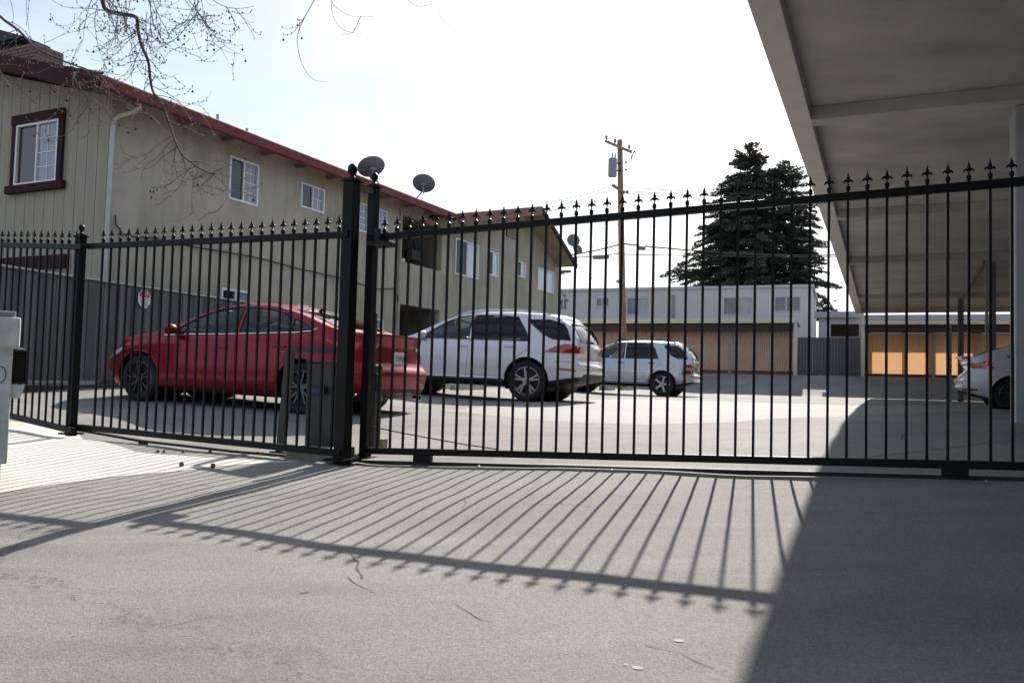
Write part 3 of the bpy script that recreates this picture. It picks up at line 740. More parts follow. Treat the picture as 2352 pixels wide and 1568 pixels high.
# balcony recesses
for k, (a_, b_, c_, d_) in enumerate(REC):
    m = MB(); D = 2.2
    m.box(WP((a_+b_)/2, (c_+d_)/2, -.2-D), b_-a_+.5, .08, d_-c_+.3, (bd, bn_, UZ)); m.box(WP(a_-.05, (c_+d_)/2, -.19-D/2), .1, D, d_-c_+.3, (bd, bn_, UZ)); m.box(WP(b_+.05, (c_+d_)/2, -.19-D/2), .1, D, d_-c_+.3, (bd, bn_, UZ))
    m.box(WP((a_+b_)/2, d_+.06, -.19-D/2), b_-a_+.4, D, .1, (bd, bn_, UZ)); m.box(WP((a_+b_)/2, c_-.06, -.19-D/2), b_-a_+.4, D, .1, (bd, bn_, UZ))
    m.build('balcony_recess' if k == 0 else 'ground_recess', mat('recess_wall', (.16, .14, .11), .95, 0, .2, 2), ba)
# things on balcony
ch = MB(); bx = WP(*onw(946, 596, -.35), -.35)
ch.tube([bx+bd*.25*math.cos(R(a_))+UZ*(.62*math.sin(R(a_))+.05) for a_ in range(0, 181, 15)], .05, 6); ch.box(bx+UZ*.12, .5, .3, .3, (bd, bn_, UZ))
tag(ch.build('balcony_chair', M['blackm']), 'dark rounded chair back showing above the balcony wall', 'chair')
for x, y, s_, lb in ((925, 590, .07, 'white jar on the left end of the balcony wall'), (967, 607, .035, 'tiny white jar at the middle of the balcony wall')):
    t_, z_ = onw(x, y, -.1); m = MB(); m.lathe([(s_*.7, 0), (s_, s_*.3), (s_, s_*1.4), (s_*.6, s_*1.8)], WP(t_, zpar, -.1), None, 10)
    tag(m.build('jar', M['white'], None, True), lb, 'jar')
# corner downpipe
dpth = .08
pp = [WP(*onw(x, y, o_), o_) for x, y, o_ in ((321, 228, .55), (320, 245, .53), (312, 256, .45), (272, 268, .16), (263, 276, .09), (259, 300, .08), (247, 496, .08))]
pp.append(Vector((pp[-1].x, pp[-1].y, 1.1))); m = MB(); m.tube(pp, .042, 10); m.build('downpipe', mat('pipe_cream', (.46, .44, .40), .6, 0, .15, 4), ba, True)
# main roof
z_g = (onw(1050, 490, OV)[1]); t_g = onw(1035, 497, OV)[0]
GO = .75                    # gable overhang towards the street
p_r = on_plane(0, 130, C0-bd*GO, bd); wr = (C0-p_r).dot(bn_) + OV; slope = (p_r.z-(eave_z+gh))/max(.1, wr)
slope = max(.18, min(.42, slope)); HW = 5.2
ridge_z = eave_z+gh+slope*(HW+OV)
def roof_slab(mb, t0, t1, n0, z0, n1, z1, th):
    a_, b_, c_, d_ = WP(t0, z0, n0), WP(t1, z0, n0), WP(t1, z1, n1), WP(t0, z1, n1); T = UZ*th
    mb.hexa([a_-T, b_-T, c_-T, d_-T, a_, b_, c_, d_])
m = MB(); roof_slab(m, -GO+.03, t_g+1.2, OV-.02, eave_z+gh, -HW, ridge_z, .05); roof_slab(m, -GO+.03, t_g+1.2, -2*HW-OV, eave_z+gh, -HW, ridge_z, .05); m.build('roof', M['shingle'], ba)
m = MB(); roof_slab(m, -GO+.03, t_g+1.2, OV-.04, eave_z+gh-.052, -HW, ridge_z-.052, .03); m.build('roof_deck', M['soffit'], ba)
m = MB()   # rafter tails / soffit blocks
t = .4
while t < t_g: m.box(WP(t, eave_z+gh-.17+slope*.2, OV/2-.04), .05, OV-.12, .11, (bd, bn_, UZ)); t += 1.22
m.build('rafter_tails', M['soffit'], ba)['kind'] = 'stuff'
m = MB(); m.bar(WP(-GO, eave_z+gh*.42, OV+.05), WP(t_g+.2, eave_z+gh*.42, OV+.05), .12, gh*1.14); m.build('gutter', M['redgutter'], ba, bevel=.03)
m = MB(); m.bar(WP(-GO, eave_z+gh-.12, OV-.0)+bd*.0, WP(-GO, ridge_z-.12, -HW), .04, gh*1.5); m.build('rake_board', M['maroon'], ba)
# gable wall: vertical boards
def GP(n, z, off=0.0): return C0-bn_*n-bd*off+UZ*z      # n to the left, off towards the street
m = MB(); m.prism([GP(0.02, .7, -.12), GP(HW*2, .7, -.12), GP(HW*2, eave_z, -.12), GP(HW, ridge_z-.1, -.12), GP(0.02, eave_z+gh-.06, -.12)], bd*.06); m.build('gable_backing', M['blackm'], ba)
bw = .30; n_ = .03; k = 0
while n_ < 5.2:
    z1 = eave_z+gh-.04+slope*(n_+bw/2); za_ = eave_z+gh-.075+slope*n_; zc_ = za_+slope*bw; m = MB(); m.prism([GP(n_+.007, .8, .01), GP(n_+bw-.007, .8, .01), GP(n_+bw-.007, zc_, .01), GP(n_+.007, za_, .01)], bd*.06); m.build('board', M['board'], ba); n_ += bw
# gable window
def ong(x, y, off=0.0):
    p = on_plane(x, y, C0-bd*off, bd); return -(p-C0).dot(bn_), p.z
q = [ong(*p) for p in ((47, 290), (144, 275), (134, 418), (38, 429))]; ts = sorted(p[0] for p in q); zs = sorted(p[1] for p in q)
rcg = ((ts[0]+ts[1])/2, (ts[2]+ts[3])/2, (zs[0]+zs[1])/2, (zs[2]+zs[3])/2)
class _S: pass
def GW(t, z, off): return GP(rcg[0]+rcg[1]-t, z, off)      # mirrored so that t runs rightwards in view
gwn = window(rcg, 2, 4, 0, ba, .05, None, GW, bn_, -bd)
m = MB(); a_, b_, c_, d_ = rcg
for (x0, x1, y0_, y1_, th) in ((a_-.14, b_+.14, d_, d_+.20, .07), (a_-.24, b_+.22, c_-.16, c_, .09), (a_-.14, a_, c_, d_, .05), (b_, b_+.14, c_, d_, .05)):
    m.box(GP((x0+x1)/2, (y0_+y1_)/2, .03+th/2), x1-x0, th, y1_-y0_, (bn_, bd, UZ))
m.build('window_trim', M['maroon'], ba)
q = [ong(*p) for p in ((10, 585), (160, 600), (10, 650), (150, 640))]
m = MB(); m.box(GP((q[0][0]+q[1][0])/2, q[1][1]+.0, .06), abs(q[0][0]-q[1][0]), .08, .26, (bn_, bd, UZ)); m.build('window_trim', M['maroon'], ba)
lw0, lw1 = sorted((ong(98, 674)[0], ong(130, 676)[0])); 
m = MB(); zt_ = ong(110, 640)[1]; m.box(GP((q[0][0]+q[1][0])/2, zt_-.7, .05), abs(q[0][0]-q[1][0])*.8, .04, 1.2, (bn_, bd, UZ)); m.build('lower_window', M['white'], ba)
# chimney: brick stack built of separate bricks
cx0 = on_plane(78, 135, C0-bd*(-.6), bd); ch_ = thing('brick_chimney', 'square brick chimney with a dark metal cap on the gable ridge', 'chimney', cx0)
cz1 = on_plane(60, 103, cx0, bd).z; czb = cx0.z-.5; wx = 2.1; cc = cx0-bn_*(wx/2)
m = MB(); m.box(cc+bd*.35+UZ*((cz1+czb)/2-cc.z), wx-.02, .68, cz1-czb-.01, (bn_, bd, UZ)); m.build('core', M['mortar'], ch_)
bm_ = MB(); bm_.box((0, 0, 0), .19, .03, .065); BRK = bm_.mesh('brick', M['brick']); rzb = math.atan2(bn_.y, bn_.x)
zz = czb+.04; row = 0
while zz < cz1:
    x_ = -wx/2+(.1 if row % 2 else .0)
    while x_ < wx/2-.05:
        inst('brick', BRK, Vector((cc.x, cc.y, zz))+bn_*(x_+.1)+bd*random.uniform(0, .006), ch_, rzb); x_ += .203
    zz += .078; row += 1
bm_ = MB(); bm_.box((0, 0, 0), .03, .19, .065); BRS = bm_.mesh('brick', M['brick']); zz = czb+.04
while zz < cz1:
    for k in range(3): inst('brick', BRS, Vector((cc.x, cc.y, zz))+bn_*(wx/2)+bd*(.12+.22*k), ch_, rzb)
    zz += .078
m = MB(); capz = on_plane(50, 86, cx0, bd).z
kx = (on_plane(52, 90, cx0, bd)-cc).dot(bn_); kl = -wx/2-.2; m.box(cc+bn_*((kx+kl)/2)+bd*.35+UZ*(capz-cc.z), kx-kl, .6, .04, (bn_, bd, UZ)); m.prism([cc+bn_*kl+UZ*(capz+.022-cc.z), cc+bn_*kx+UZ*(capz+.022-cc.z), cc+bn_*((kx+kl)/2)+UZ*(capz+.34-cc.z)], bd*.6)
m.box(cc+bn_*((kx+kl)/2)+bd*.35+UZ*((capz+cz1)/2-cc.z), (kx-kl)*.7, .4, capz-cz1, (bn_, bd, UZ)); m.build('metal_cap', M['blackm'], ch_)
# rear wing gable
GT = .9
pk_t, pk_z = onw(1245, 475, GT); ln = onw(1052, 492, GT); rn = onw(1325, 622, GT)
ln2 = onw(1325, 607, GT)
sl_r = (pk_z-ln2[1])/(ln2[0]-pk_t)
t_left = ln[0]-.3; sl_l = (pk_z-ln[1])/(pk_t-ln[0])
m = MB()
# wall triangle above the eave
zwl = ln2[1]-.12
m.prism([WP(t_r1-.0, ZTOP-.02, -.002), WP(t_end, ZTOP-.02, -.002), WP(t_end, max(ZTOP, pk_z-sl_r*(t_end-pk_t)-.15), -.002), WP(pk_t, pk_z-.14, -.002), WP(t_r1, max(ZTOP, pk_z-.14-sl_l*(pk_t-t_r1)), -.002)], -bn_*.17)
m.build('gable_wall', M['stucco'], ba)
def wing_slab(mb, t0, z0, t1, z1, n0, n1, th, dz=0):
    a_, b_, c_, d_ = WP(t0, z0+dz, n0), WP(t1, z1+dz, n0), WP(t1, z1+dz, n1), WP(t0, z0+dz, n1); T = UZ*th
    mb.hexa([a_-T, b_-T, c_-T, d_-T, a_, b_, c_, d_])
lft_z = pk_z-sl_l*(pk_t-t_left)
m = MB(); wing_slab(m, pk_t, pk_z, ln2[0], ln2[1], GT-.03, -9, .05); wing_slab(m, t_left, lft_z, pk_t, pk_z, GT-.03, -9, .05); m.build('wing_roof', M['shingle'], ba)
m = MB(); wing_slab(m, pk_t, pk_z, ln2[0], ln2[1], GT-.05, -9, .04, -.055); wing_slab(m, t_left, lft_z, pk_t, pk_z, GT-.05, -9, .04, -.055); m.build('wing_deck', mat('wing_soffit', (.27, .235, .16), .9, 0, .25, 2), ba)
m = MB(); m.bar(WP(pk_t, pk_z-.10, GT), WP(ln2[0]+.02, ln2[1]-.10, GT), .05, .20); m.build('rake_board', M['maroon'], ba)
tl = ln[0]+.1
m = MB(); m.bar(WP(pk_t, pk_z-.14, GT), WP(tl, pk_z-.14-sl_l*(pk_t-tl), GT), .05, .32); m.build('rake_board', mat('rake_rose', (.17, .05, .045), .6, 0, .2, 3), ba)
m = MB(); t = 0
for k in range(4): m.box(WP(t_end+.05+k*.0, 0, 0)+UZ*(ln2[1]-.25-k*.02)+bd*(.22*k)-bn_*(.4*k), .05, 1.0, .12, (bd, bn_, UZ))
m.build('rafter_tails', M['soffit'], ba)
# louvre vent
v0, v1 = onw(1163, 514), onw(1184, 548); vz0, vz1 = min(v0[1], v1[1])-.05, max(v0[1], v1[1])-.1
m = MB(); m.box(WP((v0[0]+v1[0])/2, (vz0+vz1)/2, .01), v1[0]-v0[0], .03, vz1-vz0, (bd, bn_, UZ)); lv = m.build('vent', M['blackm'], ba)
n_s = 7
for k in range(n_s):
    m = MB(); m.box(WP((v0[0]+v1[0])/2, vz0+(vz1-vz0)*(k+.5)/n_s, .035), v1[0]-v0[0]-.04, .03, .03, (bd, bn_, UZ)); m.build('louvre', M['stucco'], lv)
# corner pipe on the recess edge + vent pipes
m = MB(); m.tube([WP(t_r0-.16, 1.2, .05), WP(t_r0-.16, eave_z, .05)], .03, 8); m.build('conduit', M['stucco'], ba)
m = MB()
for x, y in ((500, 265), (567, 297)):
    p = WP(*onw(x, y, -.2), -.2); m.tube([p-UZ*.35, p+UZ*.02], .032, 8)
m.build('vent_pipe', M['fencecap'], ba)
# cable swag
cbp = [(265, 494), (266, 515), (285, 539), (318, 545), (349, 546), (400, 557), (441, 566.6), (520, 579), (600, 594), (690, 618), (767, 635), (820, 650), (868, 664), (905, 663), (912, 680), (917, 705)]
m = MB(); m.tube([WP(*onw(x, y, .05), .05) for x, y in cbp], .016, 5)
tag(m.build('wall_cable', M['cable']), 'dark cable sagging across the tan stucco wall', 'cable')
# satellite dishes
def dish(px, rpx, aspect, arm_px, off, label, tilt=0, face=None):
    t_, z_ = onw(*px, off); c = WP(t_, z_, off); d = (c-EYE).dot(FW); r_ = rpx/F*d
    t = thing('satellite_dish', label, 'satellite dish', WP(*onw(*arm_px, off), off))
    # axis points away from the camera, dish seen from behind
    vw = (c-EYE).normalized(); ca_ = math.acos(aspect); sd_ = vw.cross(UZ).normalized(); ax = (vw*math.cos(ca_)+(sd_.cross(vw)*math.cos(tilt)+sd_*math.sin(tilt))*math.sin(ca_)).normalized()
    X = ax.cross(UZ).normalized(); Y = X.cross(ax)
    m = MB(); pr = [(r_*f, -.22*r_*(1-f*f)) for f in (.02, .25, .5, .7, .85, .95, 1.0)]
    m.lathe(pr, c, (X, Y, ax), 28); m.v = m.v; me = m.build('reflector', M['dish'], t, True)
    b = c-ax*.22*r_; e = WP(*onw(*arm_px, off), off)
    m = MB(); m.box(b-ax*.06, .16, .1, .16, (X, ax, Y)); m.tube([b-ax*.05, b-ax*.16-UZ*.1, e+UZ*.1, e-UZ*.15], .024, 8); m.build('mast', M['dish'], t, True)
    m = MB(); m.tube([c+UZ*(-r_*.95), c+ax*.45*r_*1.6-UZ*r_*.35], .018, 6); m.ball(c+ax*.45*r_*1.6-UZ*r_*.35, .045, 8, 5); m.build('feed_arm', M['dish'], t, True)
dish((852.5, 383), 32, .72, (870, 428), -.6, 'larger tilted grey satellite dish right above the gate posts', -.35)
dish((973.6, 421), 26, .80, (957, 462), -.3, 'single grey satellite dish on a bent mast, mid-roof above the red gutter', .15)
dish((1317, 552), 15, .95, (1322, 590), .55, 'upper left one of the two small dishes at the far gable end', .5)
dish((1327, 573), 12, .8, (1325, 598), .75, 'lower right one of the two small dishes at the far gable end', .9)
# little lamp cluster under far eave
m = MB(); q = WP(*onw(1303, 690, .3), .3); q = at(1303, 690, (q-EYE).dot(FW)); m.ball(q, .07, 8, 5); m.ball(q+UZ*.25-GU*.12, .06, 8, 5); m.tube([q+UZ*.5-GU*.4, q], .03, 5)
tag(m.build('eave_floodlight', M['dish'], None, True), 'small floodlight hanging below the far eave corner', 'floodlight')
# ============================================================ carport canopy on the right
BZ = 5.05
ca = on_z(1715, 0, BZ); cb = on_z(1965, 720, BZ); cdv = (cb-ca).normalized(); cpv = Vector((cdv.y, -cdv.x, 0))
cpt = thing('carport_canopy', 'large concrete carport canopy overhead along the right side', 'carport', on_z(2325, 250, BZ)-UZ*4.1)
cL = (cb-ca).length
bwid = (on_z(1865, 283, BZ)-ca).dot(cpv); CWID = 13.0; SB = 26.0  # unseen run behind the eye and extra width added to darken beam faces
def CP(s_, w, z): q = ca+cdv*s_+cpv*w; q.z = z; return q
m = MB(); m.box(CP((cL-SB)/2, bwid/2, BZ+.25), cL+SB, bwid, .50, (cdv, cpv, UZ)); m.build('edge_beam', M['beam'], cpt, bevel=.008)
m = MB(); m.box(CP((cL-SB)/2, CWID/2+bwid/2, BZ+.29), cL+SB-.02, CWID-bwid, .2, (cdv, cpv, UZ)); m.build('ceiling', M['soff2'], cpt)
for x, y in ((1867, 283), (1924, 504), (1953, 607), (1971, 688), (1980, 719)):
    p = on_z(x, y, BZ); s_ = (p-ca).dot(cdv); m = MB()
    m.box(CP(s_+.0, (CWID+bwid)/2, BZ+.093), .30 if y < 700 else .18, CWID-bwid, .19, (cdv, cpv, UZ)); m.build('cross_beam', M['soff2'], cpt, bevel=.006)
s1 = (on_z(1867, 283, BZ)-ca).dot(cdv); step = (on_z(1924, 504, BZ)-ca).dot(cdv)-s1
for k in (1, 2, 3, 4, 5):
    m = MB(); m.box(CP(s1-step*k, (CWID+bwid)/2, BZ+.093), .30, CWID-bwid, .19, (cdv, cpv, UZ)); m.build('cross_beam', M['beam'], cpt)
m = MB(); m.box(CP((cL-SB)/2, CWID+.1, BZ-1.9), cL+SB, .2, 5.2, (cdv, cpv, UZ)); m.build('rear_wall', M['beam'], cpt)
# columns
def col(x0, x1, ytop, yref, d, mm, name='column', par=cpt, lab=None):
    p = at((x0+x1)/2, yref, d); w = (x1-x0)/F*d/1.3; zt = on_plane((x0+x1)/2, ytop, p, Vector((0, 1, 0))).z; zb_ = gz(p.x, p.y)-.05
    m = MB(); m.box(Vector((p.x, p.y, (zt+zb_)/2)), w, w, zt-zb_, (GU, GV, UZ)); o = m.build(name, M[mm], par, bevel=.01)
    if lab: o['label'] = lab
    return o
p1 = on_z(2322, 255, BZ); d1 = (p1-EYE).dot(FW)
cc1 = CP((p1-ca).dot(cdv)+.0, (p1-ca).dot(cpv)+.26, 0)
m = MB(); m.box(Vector((cc1.x, cc1.y, (BZ+.8)/2)), .5, .5, BZ-.8, (cdv, cpv, UZ)); m.build('column', M['column'], cpt, bevel=.02)
dz32 = on_z(2207, 686, BZ)
col(2199, 2214, 686, 800, (dz32-EYE).dot(FW)-.2, 'postd'); col(2272, 2288, 603, 760, 21.5, 'postd'); col(2262, 2270, 603, 760, 21.9, 'postl')
m = MB(); m.bar(at(2213, 686, 31.5), at(2262, 604, 22.5), .07, .11); m.build('brace', M['postd'], cpt)
lp_ = thing('marker_post', 'thin pale post with red bands behind the gate, left of the white parked car', 'post', gp(2181, 922, 28))
p = at(2181, 900, 28); zb_ = gz(p.x, p.y); zt = on_plane(2181, 744, p, Vector((0, 1, 0))).z
m = MB(); m.box(Vector((p.x, p.y, (zt+zb_)/2)), .12, .12, zt-zb_, (GU, GV, UZ)); m.build('shaft', M['postl'], lp_)
m = MB()
for y in (826, 841): m.box(Vector((p.x, p.y, on_plane(2181, y, p, Vector((0, 1, 0))).z)), .13, .13, .05, (GU, GV, UZ))
m.build('red_bands', M['signr'], lp_)
# partition wall beside the column
w0 = ground_at(2322, 962); wv = GV
pw = thing('partition_wall', 'pale grey low wall with chamfered corner under the canopy at the right edge', 'wall', w0)
wz = on_plane(2335, 697, w0, wv).z
m = MB(); q = [w0+UZ*(-.1), w0+UZ*(wz-w0.z-.45), w0+GU*.18+UZ*(wz-w0.z), w0+GU*2.4+UZ*(wz-w0.z), w0+GU*2.4+UZ*(-.1)]
m.prism(q, -GV*.22); m.build('wall_face', M['column'], pw)
m = MB(); m.hexa([w0+GU*.05-GV*4.2-UZ*.15, w0+GU*.3-GV*4.2-UZ*.15, w0+GU*.3-GV*.22-UZ*.1, w0+GU*.05-GV*.22-UZ*.1]+[p_+UZ*(wz-w0.z-.5) for p_ in (w0+GU*.05-GV*4.2, w0+GU*.3-GV*4.2, w0+GU*.3-GV*.22, w0+GU*.05-GV*.22)])
#m.build('side_wall', M['column'], pw)

# ============================================================ far flat-roofed building
FV = uv(*at(1575, 887, 54)[:2])[1]
FP0 = U(0, FV)
def onv(x, y, v):
    p = on_plane(x, y, U(0, v), GV); return uv(p.x, p.y)[0], p.z
def box_uvz(mb, u0, u1, v0, v1, z0, z1, mi=0): mb.box(U((u0+u1)/2, (v0+v1)/2, (z0+z1)/2), u1-u0, v1-v0, z1-z0, (GU, GV, UZ), mi)
fb_ = thing('far_building', 'long pale flat-roofed two storey building beyond the far carports', 'building', U(0, FV, 2))
uL = onv(1180, 660, FV)[0]; uR, zR = onv(1865, 655, FV)
fwin = []
for x0, x1, y0_, y1_, mm in ((1285, 1304, 685, 713, 'farglass'), (1368, 1400, 683, 705, 'farglass'), (1438, 1491, 682, 724, 'farcurt'), (1660, 1729, 681, 724.5, 'farcurt'), (1777, 1840, 679.5, 716.5, 'farglass')):
    a_ = onv(x0, (y0_+y1_)/2, FV)[0]; b_ = onv(x1, (y0_+y1_)/2, FV)[0]; xm = (x0+x1)/2
    fwin.append((a_, b_, onv(xm, y1_, FV)[1], onv(xm, y0_, FV)[1], mm))
ux = sorted(set([uL, uR]+[w[0] for w in fwin]+[w[1] for w in fwin]))
m = MB()
for a_, b_ in zip(ux, ux[1:]):
    w = [q for q in fwin if q[0] < (a_+b_)/2 < q[1]]
    if w: box_uvz(m, a_, b_, FV, FV+.3, 1.5, w[0][2]); box_uvz(m, a_, b_, FV, FV+.3, w[0][3], zR-.12)
    else: box_uvz(m, a_, b_, FV, FV+.3, 1.5, zR-.12)
box_uvz(m, uR-.3, uR, FV+.3, FV+9, 1.5, zR-.12)
m.build('wall', M['farwall'], fb_)
m = MB(); box_uvz(m, uL-.1, uR+.12, FV-.12, FV+9, zR-.12, zR+.05); m.build('roof_edge', mat('far_trim', (.42, .41, .41), .7), fb_)
for a_, b_, z0, z1, mm in fwin:
    m = MB(); f_ = .09
    box_uvz(m, a_, b_, FV+.02, FV+.12, z1-f_, z1); box_uvz(m, a_, b_, FV-.03, FV+.12, z0, z0+f_); box_uvz(m, a_, a_+f_, FV+.02, FV+.12, z0+f_, z1-f_); box_uvz(m, b_-f_, b_, FV+.02, FV+.12, z0+f_, z1-f_)
    k = (a_*.55+b_*.45); box_uvz(m, k-.04, k+.04, FV+.03, FV+.12, z0+f_, z1-f_); w = m.build('window_frame', mat('far_frame', (.42, .42, .43), .5), fb_)
    m = MB(); box_uvz(m, a_+f_, k-.04, FV+.09, FV+.11, z0+f_, z1-f_); m.build('pane', M['farglass'], w)
    m = MB(); box_uvz(m, k+.04, b_-f_, FV+.09, FV+.11, z0+f_, z1-f_); m.build('pane', M[mm], w)
m = MB(); u_ = onv(1546, 700, FV)[0]; box_uvz(m, u_-.09, u_+.09, FV-.1, FV, 3.5, zR-.5); m.build('downpipe', M['dish'], fb_)
# ============================================================ far carports
CV = uv(*at(1700, 857, 43)[:2])[1]
AV = CV+1.3
# lower annex right of it
an = thing('low_annex', 'low pale garage annex with dark opening behind the grey gate', 'building', U(0, AV, 2))
ua, za_ = onv(1880, 730, AV); ub = onv(1984, 730, AV)[0]
z1a = onv(1930, 773, AV)[1]; h0, h1 = onv(1908, 760, AV), onv(1973, 744, AV)
m = MB(); box_uvz(m, ua, h0[0], AV, AV+.2, 1.9, za_); box_uvz(m, h1[0], ub, AV, AV+.2, 1.9, za_); box_uvz(m, h0[0], h1[0], AV, AV+.2, h1[1], za_); box_uvz(m, h0[0], h1[0], AV, AV+.2, 1.9, z1a)
box_uvz(m, ua, ub, AV+.2, AV+5, za_-.2, za_)
m.build('wall', M['farwall'], an)
m = MB(); box_uvz(m, ua-.2, ub, AV-.3, AV+.2, za_, za_+.3); m.build('fascia', mat('annex_fascia', (.33, .33, .35), .7), an)
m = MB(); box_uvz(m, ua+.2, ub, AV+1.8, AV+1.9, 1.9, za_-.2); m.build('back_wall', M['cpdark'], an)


lb = thing('low_building', 'low pale building whose roof edge shows just above the amber carport', 'building', U(onv(2100, 730, FV+6)[0], FV+6, 2))
a_ = onv(1976, 724, FV+6); b_ = onv(2700, 740, FV+6)
m = MB(); box_uvz(m, a_[0], b_[0], FV+6, FV+14, 1.9, a_[1]-.35); m.build('wall', M['farwall'], lb)
m = MB(); box_uvz(m, a_[0]-.2, b_[0]+.2, FV+5.7, FV+14.2, a_[1]-.35, a_[1]); m.build('fascia', mat('annex_fascia', (.33, .33, .35), .7), lb)
def carport(name, label, xl, xr, ytop, yfb, ydk, ypt, ypb, ybb, xref, panel_m, posts, over, right_post, left_post=False):
    t = thing(name, label, 'carport', U(onv(xref, 850, CV)[0], CV, 2.0))
    ul = onv(xl, ytop, CV)[0]; ur = onv(xr, ytop, CV)[0]; Z = lambda y, v=CV: onv(xref, y, v)[1]
    zt, zf, zd, zp, zq, zb_ = Z(ytop), Z(yfb), Z(ydk), Z(ypt), Z(ypb), Z(ybb)
    PV = CV+.6       # panels set back behind the fascia
    m = MB(); box_uvz(m, ul, ur, CV-.05, CV+.05, zf, zt); m.build('fascia', M['cptrim'], t)
    m = MB(); box_uvz(m, ul, ur, CV+.05, CV+.6+over, zt-.12, zt-.04); m.build('roof', mat('cp_roof', (.35, .34, .36), .6), t)
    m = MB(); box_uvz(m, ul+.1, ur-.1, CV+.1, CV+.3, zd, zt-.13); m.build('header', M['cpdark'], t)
    # translucent corrugated sheets, one per bay
    edges = [ul+.1]+[onv(x, 800, CV)[0] for x in posts]+[ur-.1]
    for a_, b_ in zip(edges, edges[1:]):
        m = MB(); n = max(4, int((b_-a_-.12)/.055)); pts = []
        for i in range(n+1): pts.append((a_+.06+(b_-a_-.12)*i/n, .018*(1 if i % 2 else -1)))
        for (x0, y0_), (x1, y1_) in zip(pts, pts[1:]):
            m.add([U(x0, PV+y0_, zq), U(x1, PV+y1_, zq), U(x1, PV+y1_, zp+.02), U(x0, PV+y0_, zp+.02)], [(0, 1, 2, 3)])
        m.build('corrugated_sheet', panel_m, t)
        m = MB(); box_uvz(m, a_+.06, b_-.06, PV-.03, PV+.03, zb_-.25, zq); m.build('base_board', M['basebr'], t)
    for x in posts:
        k = onv(x, 800, CV)[0]; m = MB(); box_uvz(m, k-.05, k+.05, PV-.09, PV-.01, zb_-.2, zd+.1); m.build('post', M['postl'], t)
    m = MB(); box_uvz(m, ul, ur, PV-.02, PV+.06, zp, zp+.08); m.build('top_rail', M['cptrim'], t)
    for x in ([right_post] if right_post else [])+([left_post] if left_post else []):
        k = onv(x, 800, CV)[0]; m = MB(); box_uvz(m, k-.08, k+.08, CV+.06, CV+.2, zb_-.5, zt-.13); m.build('end_post', M['cptrim'], t)
        m = MB(); box_uvz(m, k-.06, k+.06, CV+.2, CV+.6+over, zb_-.5, zt-.13)
        if x == right_post: pass
    return t
carport('far_carport', 'far carport with rose-brown corrugated sheets and dark header, left of the grey gate', 1270, 1829, 731, 742, 760, 758, 848, 858, 1600, M['tan'], [1395, 1534, 1673], 4.5, 1826)
# lit one on the right
ct = carport('far_carport', 'far carport with glowing amber corrugated sheets, seen under the canopy at the right', 1979, 2700, 736, 745, 763, 767, 858, 869, 2060, M['tanlit'], [2146, 2330, 2480], 1.9, None, 1982)
# things leaning behind the amber sheets that throw the dark stripes
for x0, x1 in ((1990, 2002), (2072, 2084), (2130, 2150), (2236, 2262)):
    a_ = onv(x0, 800, CV)[0]; b_ = onv(x1, 800, CV)[0]; m = MB(); box_uvz(m, a_, b_, CV+1.0, CV+1.05, 1.7, 4.4); m.build('stud', M['woodk'], ct)
# grey gate between
ug0 = onv(1831, 800, CV)[0]; ug1 = onv(1975, 800, CV)[0]; zg1 = onv(1905, 774, CV)[1]; zg0 = onv(1905, 868, CV)[1]
gg = thing('yard_gate', 'dark grey vertical-board gate between the two far carports', 'gate', U(ug0, CV+.3, zg0))
n = 20
for k in range(n):
    a_ = ug0+(ug1-ug0)*k/n; b_ = ug0+(ug1-ug0)*(k+1)/n; m = MB(); box_uvz(m, a_+.004, b_-.004, CV+.3+.012*(k % 2), CV+.34, zg0+.05, zg1); m.build('board', M['fence'], gg)
m = MB(); box_uvz(m, ug0, ug1, CV+.36, CV+.42, zg0+.2, zg0+.32); box_uvz(m, ug0, ug1, CV+.36, CV+.42, zg1-.3, zg1-.18); m.build('rail', M['fencedark'], gg)
m = MB()
for k in range(30):
    q = U(random.uniform(ug0+1, ug1-.6), CV+random.uniform(-.3, .1), 0); q.z = gz(q.x, q.y)+.02
    m.box(q, random.uniform(.05, .14), random.uniform(.03, .1), .02, (GU, GV, UZ))
o = m.build('leaf_litter', mat('leaf_litter', (.35, .33, .22), .9), None); tag(o, 'pale leaf litter in front of the far grey gate', 'leaves', kind='stuff')

# wheel stops
ws = MB(); ws.prism([(-.9, -.08, 0), (-.9, .08, 0), (-.9, .055, .12), (-.9, -.055, .12)], (1.8, 0, 0)); WS = ws.mesh('wheel_stop', M['concrete2'])
def wstop(x, y, lab):
    q = ground_at(x, y); o = inst('wheel_stop', WS, q, None, math.atan2(GV.y, GV.x)); tag(o, lab, 'wheel stop', 'concrete wheel stops')
wstop(1345, 897, 'concrete wheel stop just left of the silver car')
wstop(1395, 896, 'concrete wheel stop under the nose of the silver car')
wstop(1440, 896, 'concrete wheel stop under the middle of the silver car')
wstop(1075, 895, 'concrete wheel stop under the white car, right one')
wstop(1010, 893, 'concrete wheel stop under the white car, left one')

